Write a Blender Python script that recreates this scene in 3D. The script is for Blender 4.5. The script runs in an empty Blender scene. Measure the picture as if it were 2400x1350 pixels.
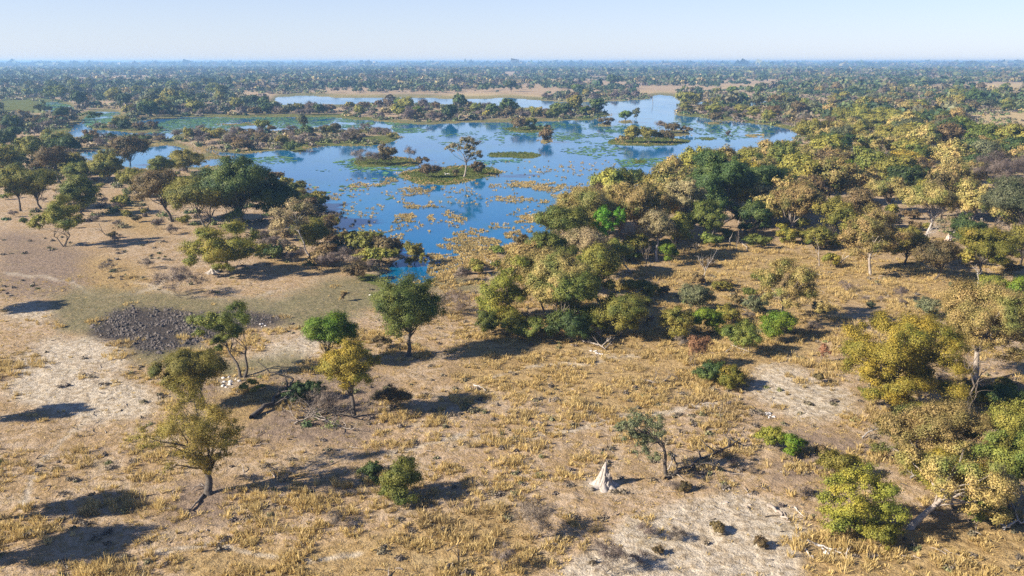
import bpy, math, random
import numpy as np
from mathutils import Vector

SC = bpy.context.scene
COL = SC.collection

# ------------------------------------------------------------------ camera
F = 2078.0                      # focal length in pixels of a 2400 px wide frame
H = 38.0                        # helicopter height in metres
HORIZON = 144.0
PITCH = math.atan((675 - HORIZON) / F)
cp, sp = math.cos(PITCH), math.sin(PITCH)
cam = bpy.data.cameras.new('camera')
cam_ob = bpy.data.objects.new('camera', cam)
COL.objects.link(cam_ob)
cam.sensor_width = 36.0
cam.lens = 36.0 * F / 2400
cam.clip_start = 0.5
cam.clip_end = 60000
cam_ob.location = (0, 0, H)
cam_ob.rotation_euler = (math.pi / 2 - PITCH, 0, 0)
SC.camera = cam_ob

# ------------------------------------------------------------------ light
SUN_EL, SUN_AZ = math.radians(29), math.radians(-109)     # azimuth clockwise from +Y
world = bpy.data.worlds.new('World')
SC.world = world
world.use_nodes = True
wn, wl = world.node_tree.nodes, world.node_tree.links
sky = wn.new('ShaderNodeTexSky')
sky.sky_type = 'NISHITA'
sky.sun_disc = False
sky.sun_elevation = SUN_EL
sky.sun_rotation = SUN_AZ % (2 * math.pi)
sky.altitude = 900
sky.air_density = 1.0
sky.dust_density = 0.25
sky.ozone_density = 4.0
tint = wn.new('ShaderNodeMix'); tint.data_type = 'RGBA'; tint.blend_type = 'MULTIPLY'   # tints the whole sky bluer, against its yellow cast low down
tint.inputs[0].default_value = 1.0; tint.inputs[7].default_value = (1.08, 1.03, 1.27, 1)
wl.new(sky.outputs[0], tint.inputs[6]); 
wtc = wn.new('ShaderNodeTexCoord'); wsep = wn.new('ShaderNodeSeparateXYZ'); wl.new(wtc.outputs['Generated'], wsep.inputs[0])
wmr = wn.new('ShaderNodeMapRange'); wmr.inputs[1].default_value = .0; wmr.inputs[2].default_value = .22; wmr.inputs[3].default_value = .62; wmr.inputs[4].default_value = 0
wl.new(wsep.outputs[2], wmr.inputs[0])
band = wn.new('ShaderNodeMix'); band.data_type = 'RGBA'; band.inputs[7].default_value = (5.9, 6.6, 7.5, 1)     # pale haze mixed into the sky colour, strongest at the horizon
wl.new(wmr.outputs[0], band.inputs[0]); wl.new(tint.outputs[2], band.inputs[6]); wl.new(band.outputs[2], wn['Background'].inputs[0])
wn['Background'].inputs[1].default_value = 0.054
sun = bpy.data.lights.new('sun', 'SUN')
sun.energy = 5.0
sun.angle = math.radians(0.5)
sun.color = (1.0, 0.90, 0.76)
sun_ob = bpy.data.objects.new('sun', sun)
COL.objects.link(sun_ob)
SD = Vector((math.sin(SUN_AZ) * math.cos(SUN_EL), math.cos(SUN_AZ) * math.cos(SUN_EL), math.sin(SUN_EL)))
sun_ob.rotation_euler = SD.to_track_quat('Z', 'Y').to_euler()
sun_ob.location = (0, 0, 200)

SC.view_settings.view_transform = 'Standard'
SC.view_settings.look = 'None'
SC.view_settings.exposure = 1.27
SC.view_settings.gamma = 1.0
SC.view_settings.use_curve_mapping = False
SC.render.engine = 'CYCLES'
SC.cycles.max_bounces = 6
SC.cycles.transparent_max_bounces = 4
SC.cycles.volume_bounces = 1
SC.cycles.use_denoising = False

# ------------------------------------------------------------------ geometry of the view
def depth_of(Y, z=0.0):
    return Y * cp + (H - z) * sp

def G(px, py, z=0.0):
    """point on the plane of height z seen at photo pixel (px, py)"""
    px = np.asarray(px, float); py = np.asarray(py, float)
    v = (675 - py) / F
    dz = -sp + v * cp
    t = (z - H) / dz
    return (px - 1200) / F * t, t * (cp + v * sp)

def to_px(X, Y, z=0.0):
    zc = Y * cp + (H - z) * sp
    up = Y * sp + (z - H) * cp
    return 1200 + F * X / zc, 675 - F * up / zc

def height_at(Y, ptop):
    s = (675 - ptop) / F
    return (s * (Y * cp + H * sp) - Y * sp + H * cp) / (cp + s * sp)

def mpp(Y):
    return depth_of(Y) / F

# ------------------------------------------------------------------ noise
def _hash(ix, iy, seed):
    h = (ix.astype(np.int64) * 374761393 + iy.astype(np.int64) * 668265263 + seed * 974711) & 0xffffffff
    h = ((h ^ (h >> 13)) * 1274126177) & 0xffffffff
    return ((h ^ (h >> 16)) & 0xffffff) / float(0xffffff)

def vnoise(x, y, seed=0):
    ix, iy = np.floor(x), np.floor(y)
    fx, fy = x - ix, y - iy
    fx = fx * fx * (3 - 2 * fx); fy = fy * fy * (3 - 2 * fy)
    a, b = _hash(ix, iy, seed), _hash(ix + 1, iy, seed)
    c, d = _hash(ix, iy + 1, seed), _hash(ix + 1, iy + 1, seed)
    return (a + (b - a) * fx) * (1 - fy) + (c + (d - c) * fx) * fy

def fbm(x, y, seed=0, octaves=4):
    s, amp, tot = 0, 1.0, 0
    for k in range(octaves):
        s = s + amp * vnoise(x * 2 ** k, y * 2 ** k, seed + 17 * k)
        tot += amp; amp *= 0.5
    return s / tot

def sstep(a, b, x):
    t = np.clip((x - a) / (b - a), 0, 1)
    return t * t * (3 - 2 * t)

def in_poly(px, py, poly):
    r = np.zeros(np.shape(px), bool)
    n = len(poly)
    for i in range(n):
        x0, y0 = poly[i]; x1, y1 = poly[(i + 1) % n]
        if y0 == y1: continue
        c = ((y0 > py) != (y1 > py)) & (px < (x1 - x0) * (py - y0) / (y1 - y0) + x0)
        r ^= c
    return r

def ell(cx, cy, rx, ry, n=18):
    return [(cx + rx * math.cos(2 * math.pi * k / n), cy + ry * math.sin(2 * math.pi * k / n)) for k in range(n)]

# ------------------------------------------------------------------ where water and islands are (ground points read off the photo)
WATER = [
    [(405, 395), (470, 376), (545, 368), (470, 352), (420, 330), (385, 322), (330, 318), (140, 322), (130, 300), (190, 290), (215, 262), (285, 262), (300, 290),
     (350, 280), (430, 274), (560, 276), (700, 274), (800, 276), (880, 284), (990, 291), (1100, 288), (1250, 285), (1380, 282), (1440, 268), (1400, 258), (1300, 256),
     (1180, 250), (1000, 243), (900, 240), (820, 245), (650, 246), (640, 228), (720, 224), (800, 230), (960, 228), (1090, 233), (1190, 229), (1300, 238), (1400, 240),
     (1500, 230), (1540, 222), (1590, 226), (1592, 262), (1570, 270), (1640, 275), (1700, 281), (1790, 293), (1868, 304), (1872, 330), (1800, 352), (1700, 372), (1560, 405),
     (1450, 455), (1300, 515), (1262, 566), (1180, 582), (1110, 612), (1060, 642), (1010, 658), (930, 664), (880, 652), (905, 622), (955, 606), (912, 588), (850, 565),
     (795, 550), (760, 512), (720, 470), (690, 446), (640, 428), (590, 405), (550, 390), (520, 385)],
    [(180, 358), (215, 352), (275, 350), (345, 344), (400, 337), (425, 350), (420, 375), (398, 395), (330, 396), (250, 392), (195, 384)],
    [(83, 246), (115, 237), (170, 247), (174, 258), (120, 262), (95, 257)],
    [(1612, 240), (1650, 237), (1690, 243), (1650, 248)], [(1738, 240), (1800, 236), (1812, 243), (1760, 251)],
]
LAND = [
    # long scrub strips and islands
    [(395, 318), (440, 308), (560, 312), (700, 303), (800, 307), (900, 303), (940, 318), (936, 332), (860, 341), (760, 341), (680, 352), (560, 360), (480, 350), (420, 332)],
    [(815, 378), (850, 366), (940, 368), (985, 376), (970, 387), (900, 392), (838, 390)],
    [(945, 412), (975, 396), (1040, 392), (1120, 390), (1170, 402), (1140, 418), (1060, 428), (985, 428)],
    [(1432, 333), (1470, 322), (1560, 322), (1590, 330), (1560, 338), (1480, 340)],
    [(1540, 312), (1580, 303), (1628, 306), (1615, 316), (1570, 320)],
    [(1184, 303), (1220, 297), (1290, 297), (1296, 305), (1240, 309), (1195, 309)],
    [(1258, 330), (1282, 325), (1305, 330), (1282, 337)],
    [(1395, 292), (1420, 288), (1445, 292), (1420, 297)], [(1445, 285), (1475, 281), (1500, 285), (1470, 290)],
    [(1236, 228), (1330, 222), (1440, 220), (1520, 222), (1530, 232), (1450, 237), (1370, 236), (1290, 235)],
    [(1640, 287), (1690, 284), (1705, 288), (1670, 292)],
    [(205, 296), (285, 291), (345, 298), (395, 306), (330, 312), (240, 305)], [(60, 303), (130, 296), (185, 300), (150, 311)], [(470, 292), (560, 288), (640, 291), (560, 296)], [(250, 272), (282, 269), (296, 275), (266, 279)], [(100, 249), (135, 247), (140, 252)],
    [(655, 350), (700, 346), (720, 352), (690, 358)],
]
WET_GREEN = [   # low grassy islets that barely clear the water
    ell(1203, 363, 64, 8), [(940, 410), (985, 392), (1060, 388), (1150, 391), (1178, 402), (1130, 421), (1050, 432), (970, 428)],
    ell(1500, 380, 26, 5), ell(1650, 325, 32, 4), ell(1705, 318, 16, 2.5), ell(900, 380, 92, 13), ell(1520, 332, 96, 11), ell(1240, 304, 64, 7),
]

# ------------------------------------------------------------------ ground grid
cols = np.arange(-800, 3201, 5.0)
Df = 26000 * 0.93 ** np.arange(0, 46)
pyf = to_px(0 * Df, Df)[1]
rows = np.concatenate([pyf[pyf < 157], np.arange(158, 1720, 2.5)])
PXg, PYg = np.meshgrid(cols, rows)
GX, GY = G(PXg, PYg)
_d = depth_of(GY) / F
wob = (fbm(GX / 9, GY / 22, 3) - .5), (fbm(GX / 9, GY / 22, 8) - .5)
WPX = PXg + wob[0] * np.minimum(9 / _d, 60) * 1.1
WPY = PYg + wob[1] * np.minimum(10 / _d * (H / np.hypot(GX, GY)), 26) * 1.4
water = np.zeros(PXg.shape, bool)
for p in WATER: water |= in_poly(WPX, WPY, p)
for p in LAND: water &= ~in_poly(WPX, WPY, p)
islet = np.zeros(PXg.shape, bool)
for p in WET_GREEN: islet |= in_poly(WPX, WPY, p)
def blur(a, n=2, k=1):
    for _ in range(n):
        b = np.pad(a, k, mode='edge'); c = 0
        for i in range(2 * k + 1): c = c + b[i:i + a.shape[0], k:-k]
        b = np.pad(c / (2 * k + 1), k, mode='edge'); c = 0
        for i in range(2 * k + 1): c = c + b[k:-k, i:i + a.shape[1]]
        a = c / (2 * k + 1)
    return a
Wm = blur(water.astype(float), 2)
Im = blur(islet.astype(float), 2)
near = sstep(260, 90, np.hypot(GX, GY))
land_z = 0.10 + 0.22 * fbm(GX / 30, GY / 30, 21) + near * (0.30 * (fbm(GX / 2.6, GY / 2.6, 31, 4) - .4) + 0.13 * (fbm(GX / .7, GY / .7, 77, 2) - .5)) * (1 - .0)
GZ = land_z * (1 - sstep(.15, .6, Wm)) - 0.7 * sstep(.3, .9, Wm)
GZ = np.where(water | (Wm > .3), np.maximum(GZ, -0.7 + 0.68 * sstep(.15, .75, Im) + .1 * Im * (fbm(GX / 4, GY / 4, 5) - .3)), GZ)
WATER_Z = -0.12

def grid_ij(px, py):
    j = np.clip(np.rint((np.asarray(px) - cols[0]) / 5).astype(int), 0, len(cols) - 1)
    i = np.clip(np.searchsorted(rows, np.asarray(py)), 0, len(rows) - 1)
    return i, j

def gz(X, Y):
    px, py = to_px(X, Y)
    i, j = grid_ij(px, py)
    return np.maximum(GZ[i, j], WATER_Z)

# masks of real ground cover
_w2 = (fbm(GX / 16, GY / 22, 103, 5) - .5), (fbm(GX / 16, GY / 22, 108, 5) - .5)
MPX = PXg + _w2[0] * np.minimum(26 / _d, 130)
MPY = PYg + _w2[1] * np.minimum(40 / _d * (H / np.hypot(GX, GY)), 70)
def mask_tight_(polys, n, k):
    m = np.zeros(PXg.shape, bool)
    for p in polys: m |= in_poly(MPX, MPY, p)
    return blur(m.astype(float), n, k)
def mask(polys, n=4, k=3):
    m = np.zeros(PXg.shape, bool)
    for p in polys: m |= in_poly(MPX, MPY, p)
    return blur(m.astype(float), n, k)
m_sand = mask([[(5, 735), (40, 715), (105, 700), (118, 735), (60, 758), (8, 752)], [(80, 800), (190, 790), (260, 815), (320, 835), (300, 870), (200, 860), (90, 850), (20, 830)],
    [(0, 850), (110, 850), (300, 890), (380, 930), (330, 980), (180, 1000), (60, 960), (0, 930)],
    [(1750, 860), (1830, 845), (1900, 880), (1995, 930), (1985, 975), (1880, 985), (1790, 950), (1745, 910)],
    [(1560, 1180), (1700, 1150), (1850, 1180), (1900, 1230), (1880, 1350), (1900, 1500), (1300, 1500), (1330, 1350), (1400, 1290), (1480, 1220)],
    [(1380, 1135), (1425, 1125), (1460, 1145), (1440, 1170), (1385, 1165)], ell(1045, 408, 18, 9), ell(265, 705, 14, 7), [(560, 720), (640, 712), (700, 722), (620, 735)],
    [(620, 830), (760, 770), (860, 770), (870, 800), (740, 840), (640, 880), (590, 870)], [(500, 699), (640, 694), (760, 700), (760, 706), (640, 703), (500, 708)], [(815, 722), (850, 698), (864, 703), (832, 730), (780, 764), (768, 758)], ell(875, 693, 14, 6), ell(1390, 828, 34, 10), [(540, 900), (580, 885), (560, 925), (515, 920)]])
m_olive = mask([[(95, 775), (125, 700), (250, 680), (420, 676), (500, 700), (620, 690), (640, 730), (480, 742), (300, 742), (190, 800)], [(300, 812), (470, 800), (540, 840), (480, 860), (320, 850)],
    [(120, 690), (190, 680), (250, 690), (230, 715), (130, 715)], [(640, 690), (760, 655), (900, 660), (1130, 650), (1130, 690), (1000, 700), (880, 720), (760, 760), (650, 770), (600, 740)],
    [(470, 880), (620, 850), (740, 830), (700, 880), (560, 900)]])
m_mud = mask_tight_([[(170, 792), (235, 738), (290, 724), (360, 730), (470, 734), (560, 726), (650, 735), (640, 765), (560, 780), (480, 812), (370, 824), (255, 806)]], 4, 2)
m_gold = mask([[(185, 680), (190, 640), (240, 612), (300, 625), (365, 640), (355, 680), (260, 690)], [(1100, 790), (1380, 720), (1560, 680), (1560, 610), (1700, 560), (2000, 590), (2200, 640), (2400, 690), (2400, 760), (1950, 720), (1900, 850), (1600, 900), (1500, 1000), (1100, 900)],
    [(520, 920), (640, 900), (680, 940), (560, 1000), (480, 1000)], [(800, 1250), (1200, 1200), (1300, 1350), (900, 1500), (500, 1500), (400, 1300)], [(1900, 1230), (2400, 1230), (2500, 1600), (1900, 1600), (1850, 1400)],
    [(2180, 250), (2400, 240), (2500, 400), (2300, 330)], [(240, 440), (320, 470), (420, 560), (330, 560), (230, 500)], [(600, 590), (760, 590), (860, 620), (830, 640), (640, 640)]])
def mask_tight(polys, n=2, k=1):
    m = np.zeros(PXg.shape, bool)
    for p in polys: m |= in_poly(WPX, WPY, p)
    return blur(m.astype(float), n, k)
m_shore = sstep(.02, .3, blur(water.astype(float), 3, 3)) * sstep(230, 330, np.hypot(GX, GY))
m_lush = np.clip(.55 * m_shore + mask_tight([[(815, 640), (905, 650), (1000, 662), (1010, 676), (900, 680), (830, 660)], [(380, 282), (430, 276), (800, 272), (880, 282), (800, 288), (400, 300)], [(460, 214), (567, 212), (570, 232), (470, 236)],
    [(0, 232), (90, 228), (150, 240), (90, 266), (0, 268)], [(1600, 268), (1700, 282), (1790, 296), (1870, 306), (1870, 300), (1700, 274)], [(1440, 258), (1440, 275), (1380, 284), (1370, 276)],
    [(60, 305), (200, 296), (330, 300), (140, 318)], [(660, 335), (940, 315), (945, 335), (680, 356)]], 2, 1) + Im, 0, 1)
m_reed = mask_tight([[(720, 232), (745, 224), (820, 221), (1000, 226), (1100, 219), (1190, 221), (1280, 224), (1300, 228), (1180, 230), (1050, 232), (900, 229)], [(1460, 213), (1585, 214), (1580, 220), (1470, 218)],
    [(1670, 207), (1690, 201), (1800, 200), (1840, 204), (1760, 209)], [(190, 330), (250, 324), (262, 340), (200, 346)], [(345, 330), (395, 332), (390, 340), (340, 342)], [(480, 362), (570, 360), (640, 356), (560, 368)],
    [(1250, 240), (1300, 234), (1500, 234), (1515, 239), (1400, 243)], [(2260, 270), (2400, 262), (2500, 330), (2290, 335)], [(2130, 205), (2400, 195), (2400, 206), (2200, 212)]], 2, 1)
m_brown = mask([[(0, 560), (180, 570), (260, 620), (200, 680), (60, 700), (0, 690)], [(400, 900), (900, 880), (960, 980), (880, 1060), (650, 1040), (540, 990)], [(1850, 1000), (2100, 1030), (1950, 1130), (1800, 1120)], [(430, 1130), (560, 1140), (540, 1220), (380, 1240)]])

def track(pts, w):
    a, b = [], []
    for k, (x, y) in enumerate(pts):
        x0, y0 = pts[max(k - 1, 0)]; x1, y1 = pts[min(k + 1, len(pts) - 1)]
        l_ = math.hypot(x1 - x0, y1 - y0); nx, ny = -(y1 - y0) / l_, (x1 - x0) / l_
        a.append((x + nx * w, y + ny * w * .7)); b.append((x - nx * w, y - ny * w * .7))
    return a + b[::-1]
m_sand = np.maximum(m_sand, .8 * mask_tight([track([(40, 1210), (75, 1150), (112, 1085), (150, 1035), (205, 985), (250, 930), (300, 880)], 7), track([(900, 1075), (1000, 1052), (1085, 1035), (1200, 1048), (1330, 1020), (1450, 975), (1560, 965), (1680, 940), (1760, 880), (1850, 820)], 7),
    track([(0, 640), (90, 650), (170, 668), (250, 700), (330, 690), (430, 650)], 4), track([(640, 690), (560, 715), (500, 700), (380, 690), (300, 672)], 4), track([(1150, 900), (1260, 860), (1400, 850), (1520, 840)], 5), track([(380, 1300), (520, 1280), (700, 1330), (860, 1300)], 8)], 1, 1))

# ------------------------------------------------------------------ mesh helpers
def build_mesh(name, parts, mats):
    """parts: list of (verts Nx3, faces MxK, material index, tint per face or None)"""
    V, L, S, MI, T = [], [], [], [], []
    off = 0; loff = 0
    for v, f, mi, t in parts:
        v = np.asarray(v, np.float32); f = np.asarray(f, np.int32)
        if len(f) == 0: continue
        V.append(v); L.append((f + off).ravel())
        S.append(loff + np.arange(len(f)) * f.shape[1])
        MI.append(np.full(len(f), mi, np.int32))
        T.append(np.full(len(f), .5, np.float32) if t is None else np.asarray(t, np.float32))
        off += len(v); loff += f.size
    V = np.concatenate(V); L = np.concatenate(L); S = np.concatenate(S)
    me = bpy.data.meshes.new(name)
    me.vertices.add(len(V)); me.vertices.foreach_set('co', V.ravel())
    me.loops.add(len(L)); me.loops.foreach_set('vertex_index', L.astype(np.int32))
    me.polygons.add(len(S)); me.polygons.foreach_set('loop_start', S.astype(np.int32))
    me.polygons.foreach_set('material_index', np.concatenate(MI))
    a = me.attributes.new('tint', 'FLOAT', 'FACE'); a.data.foreach_set('value', np.concatenate(T))
    for m in mats: me.materials.append(m)
    me.update(calc_edges=True)
    return me

def link(name, me, parent=None, loc=None):
    o = bpy.data.objects.new(name, me)
    COL.objects.link(o)
    if parent: o.parent = parent
    if loc is not None: o.location = loc
    return o

def tag(o, label=None, cat=None, group=None, kind=None):
    if label: o['label'] = label
    if cat: o['category'] = cat
    if group: o['group'] = group
    if kind: o['kind'] = kind
    return o

def tube(P, R, sides=5, cap=True):
    P = np.asarray(P, float); R = np.asarray(R, float)
    n = len(P)
    T = np.gradient(P, axis=0); T /= np.linalg.norm(T, axis=1)[:, None] + 1e-9
    ref = np.array([0.31, 0.95, 0.05]) if abs(T[0][2]) > .6 else np.array([0.05, 0.1, 1.0])
    A = np.cross(T, ref); A /= np.linalg.norm(A, axis=1)[:, None] + 1e-9
    B = np.cross(T, A)
    ang = np.arange(sides) * 2 * math.pi / sides
    V = (P[:, None, :] + R[:, None, None] * (np.cos(ang)[None, :, None] * A[:, None, :] + np.sin(ang)[None, :, None] * B[:, None, :])).reshape(-1, 3)
    i = np.arange(n - 1)[:, None] * sides; k = np.arange(sides)[None, :]
    q = np.stack([i + k, i + (k + 1) % sides, i + sides + (k + 1) % sides, i + sides + k], -1).reshape(-1, 4)
    return V, q

def bend(p0, p1, n, wig, rng, sag=0.0):
    """crooked path between two points"""
    p0 = np.asarray(p0, float); p1 = np.asarray(p1, float)
    t = np.linspace(0, 1, n)[:, None]
    L = np.linalg.norm(p1 - p0)
    P = p0 + (p1 - p0) * t
    off = rng.normal(0, wig * L, (n, 3)); off[0] = 0; off[-1] = 0
    for _ in range(1): off[1:-1] = (off[:-2] + 2 * off[1:-1] + off[2:]) / 3 if n > 2 else off[1:-1]
    P = P + off
    P[:, 2] += sag * L * 4 * (t[:, 0] * (1 - t[:, 0]))
    return P

def leaf_quads(C, N, size, rng, aspect=1.0):
    """quads at centres C facing roughly N"""
    n = len(C)
    N = N / (np.linalg.norm(N, axis=1)[:, None] + 1e-9)
    r = rng.normal(size=(n, 3))
    U = np.cross(N, r); U /= np.linalg.norm(U, axis=1)[:, None] + 1e-9
    W = np.cross(N, U)
    s = size * rng.uniform(.55, 1.3, n)[:, None]
    a = s * U * .5; b = s * W * .5 * aspect
    k1 = rng.uniform(-.5, .5, (n, 1)); k2 = rng.uniform(-.5, .5, (n, 1))
    V = np.stack([C - a * 1.2, C - b + a * k1, C + a * 1.2, C + b + a * k2], 1).reshape(-1, 3)
    f = np.arange(n * 4).reshape(-1, 4)
    return V, f

def leaf_cloud(clumps, size, rng, cover=1.5, sub=11, flat=.8, open_=.6):
    """clumps Kx4 (x, y, z, r): each breaks into sub-sprays, each spray into leaves; a loose fringe blurs the outline"""
    Cs, Ns = [], []
    clumps = np.asarray(clumps, float)
    cen = (clumps[:, :3] * clumps[:, 3:4]).sum(0) / clumps[:, 3].sum()
    for x, y, z, r in clumps:
        c = np.array([x, y, z])
        d = rng.normal(size=(sub, 3)); d /= np.linalg.norm(d, axis=1)[:, None]
        d[:, 2] = np.where(d[:, 2] < -.45, -d[:, 2] * .6, d[:, 2])
        sc_ = c + d * np.array([1, 1, flat]) * r * rng.uniform(.35, 1.12, (sub, 1))
        sr = r * rng.uniform(.24, .58, sub)
        dn = rng.uniform(.35, 1.35, sub) * (rng.random(sub) > .2)
        for k in range(sub):
            if dn[k] == 0: continue
            m = max(5, int(dn[k] * cover * 12 * sr[k] ** 2 * flat / size ** 2))
            e = rng.normal(size=(m, 3)); e /= np.linalg.norm(e, axis=1)[:, None]
            e[:, 2] = np.where((e[:, 2] < 0) & (rng.random(m) < .35), -e[:, 2], e[:, 2])
            rad = sr[k] * (1 - open_ * rng.random(m) ** 1.5)[:, None] * np.exp(rng.normal(0, .34, (m, 1)))
            p = sc_[k] + e * rad * np.array([1, 1, flat])
            Cs.append(p)
            Ns.append(e + .5 * d[k] + .5 * (p - cen) / (np.linalg.norm(p - cen, axis=1)[:, None] + 1e-6) + rng.normal(0, .34, (m, 3)))
    C = np.concatenate(Cs); N = np.concatenate(Ns)
    C[:, 2] = np.maximum(C[:, 2], .08)
    V, f = leaf_quads(C, N, size, rng)
    return V, f, rng.random(len(f))

# ------------------------------------------------------------------ materials
def newmat(name):
    m = bpy.data.materials.new(name); m.use_nodes = True
    nt = m.node_tree
    return m, nt.nodes, nt.links, nt.nodes['Principled BSDF']

def mixc(n, l, fac, a, b, mode='MIX'):
    x = n.new('ShaderNodeMix'); x.data_type = 'RGBA'; x.blend_type = mode
    for s, v in ((0, fac), (6, a), (7, b)):
        if hasattr(v, 'is_linked') or hasattr(v, 'links'): l.new(v, x.inputs[s])
        elif isinstance(v, tuple): x.inputs[s].default_value = (*v, 1) if len(v) == 3 else v
        else: x.inputs[s].default_value = v
    return x.outputs[2]

def ramp(n, l, src, a, b):
    x = n.new('ShaderNodeMapRange'); x.inputs[1].default_value = a; x.inputs[2].default_value = b
    x.clamp = True
    l.new(src, x.inputs[0]); return x.outputs[0]

def noise(n, l, scale, detail=3, vec=None, rough=.55):
    x = n.new('ShaderNodeTexNoise'); x.inputs['Scale'].default_value = scale; x.inputs['Detail'].default_value = detail; x.inputs['Roughness'].default_value = rough
    if vec is not None: l.new(vec, x.inputs['Vector'])
    return x.outputs[0]

def math_(n, l, op, a, b):
    x = n.new('ShaderNodeMath'); x.operation = op
    for i, v in enumerate((a, b)):
        if hasattr(v, 'links'): l.new(v, x.inputs[i])
        else: x.inputs[i].default_value = v
    return x.outputs[0]

def leaf_mat(name, A, B, C=None, trans=.35, scale=.45, vary=.25):
    m, n, l, b = newmat(name)
    tc = n.new('ShaderNodeTexCoord'); oi = n.new('ShaderNodeObjectInfo')
    add = n.new('ShaderNodeVectorMath'); add.operation = 'ADD'
    sc_ = math_(n, l, 'MULTIPLY', oi.outputs['Random'], 57.0)
    cx = n.new('ShaderNodeCombineXYZ'); l.new(sc_, cx.inputs[0]); l.new(sc_, cx.inputs[1])
    l.new(tc.outputs['Object'], add.inputs[0]); l.new(cx.outputs[0], add.inputs[1])
    f = ramp(n, l, noise(n, l, scale, 4, add.outputs[0], .6), .36, .64)
    col = mixc(n, l, f, A, B)
    if C:
        f2 = ramp(n, l, noise(n, l, scale * .55, 3, add.outputs[0]), .5, .66)
        col = mixc(n, l, f2, col, C)
    at = n.new('ShaderNodeAttribute'); at.attribute_name = 'tint'
    br = n.new('ShaderNodeMapRange'); l.new(at.outputs['Fac'], br.inputs[0]); br.inputs[3].default_value = .55; br.inputs[4].default_value = 1.45
    hs = n.new('ShaderNodeHueSaturation'); l.new(col, hs.inputs['Color'])
    l.new(math_(n, l, 'MULTIPLY', br.outputs[0], ramp2(n, l, oi.outputs['Random'], 1 - vary, 1 + vary)), hs.inputs['Value'])
    l.new(ramp2(n, l, math_(n, l, 'FRACT', math_(n, l, 'MULTIPLY', oi.outputs['Random'], 7.31), 0), .496, .518), hs.inputs['Hue'])
    l.new(hs.outputs[0], b.inputs['Base Color'])
    b.inputs['Roughness'].default_value = .6
    b.inputs['Specular IOR Level'].default_value = .25
    t = n.new('ShaderNodeBsdfTranslucent'); l.new(hs.outputs[0], t.inputs['Color'])
    mx = n.new('ShaderNodeMixShader'); mx.inputs[0].default_value = trans
    l.new(b.outputs[0], mx.inputs[1]); l.new(t.outputs[0], mx.inputs[2])
    l.new(mx.outputs[0], n['Material Output'].inputs[0])
    return m

def ramp2(n, l, src, lo, hi):
    x = n.new('ShaderNodeMapRange'); l.new(src, x.inputs[0]); x.inputs[3].default_value = lo; x.inputs[4].default_value = hi
    return x.outputs[0]

def wood_mat(name, A, B, scale=3.0):
    m, n, l, b = newmat(name)
    tc = n.new('ShaderNodeTexCoord')
    f = ramp(n, l, noise(n, l, scale, 4, tc.outputs['Object']), .35, .65)
    l.new(mixc(n, l, f, A, B), b.inputs['Base Color'])
    b.inputs['Roughness'].default_value = .85
    bp = n.new('ShaderNodeBump'); bp.inputs['Strength'].default_value = .6; bp.inputs['Distance'].default_value = .05
    l.new(noise(n, l, scale * 3, 3, tc.outputs['Object']), bp.inputs['Height']); l.new(bp.outputs[0], b.inputs['Normal'])
    return m

M = {
    'tan': leaf_mat('tan leaves', (.44, .305, .12), (.29, .235, .075), (.175, .19, .045)),
    'golden': leaf_mat('golden leaves', (.48, .33, .05), (.32, .255, .042), (.19, .205, .034)),
    'olive': leaf_mat('olive leaves', (.20, .19, .036), (.30, .245, .05), (.12, .145, .028)),
    'yellowgreen': leaf_mat('yellow green leaves', (.27, .235, .036), (.165, .18, .03), (.34, .25, .04)),
    'green': leaf_mat('green leaves', (.13, .165, .032), (.22, .215, .042), (.08, .115, .024)),
    'dark': leaf_mat('dark green leaves', (.038, .068, .018), (.07, .10, .024), (.12, .14, .028), .2),
    'bright': leaf_mat('bright green leaves', (.09, .16, .012), (.17, .20, .018), None, .3),
    'ivy': leaf_mat('vivid creeper leaves', (.07, .20, .012), (.12, .24, .02), None, .3),
    'sage': leaf_mat('grey green leaves', (.12, .135, .065), (.18, .175, .085), (.085, .10, .045)),
    'brown': leaf_mat('brown leaves', (.15, .10, .045), (.21, .15, .065), (.10, .085, .04)),
    'red': leaf_mat('reddish leaves', (.34, .15, .08), (.24, .12, .075)),
    'twig': leaf_mat('bare grey twigs', (.15, .115, .092), (.115, .086, .07), (.20, .15, .11), .05),
    'feather': leaf_mat('feathery leaves', (.30, .21, .045), (.20, .17, .036), (.24, .165, .036)),
    'pale': leaf_mat('pale whitish leaves', (.36, .28, .15), (.26, .21, .10), (.15, .14, .06)),
}
BARK = {
    'grey': wood_mat('grey bark', (.12, .095, .07), (.21, .17, .13)),
    'dark': wood_mat('dark bark', (.045, .036, .03), (.10, .08, .06)),
    'pale': wood_mat('pale bark', (.22, .18, .14), (.34, .29, .24)),
    'white': wood_mat('bleached wood', (.27, .24, .21), (.44, .40, .35)),
}

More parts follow.
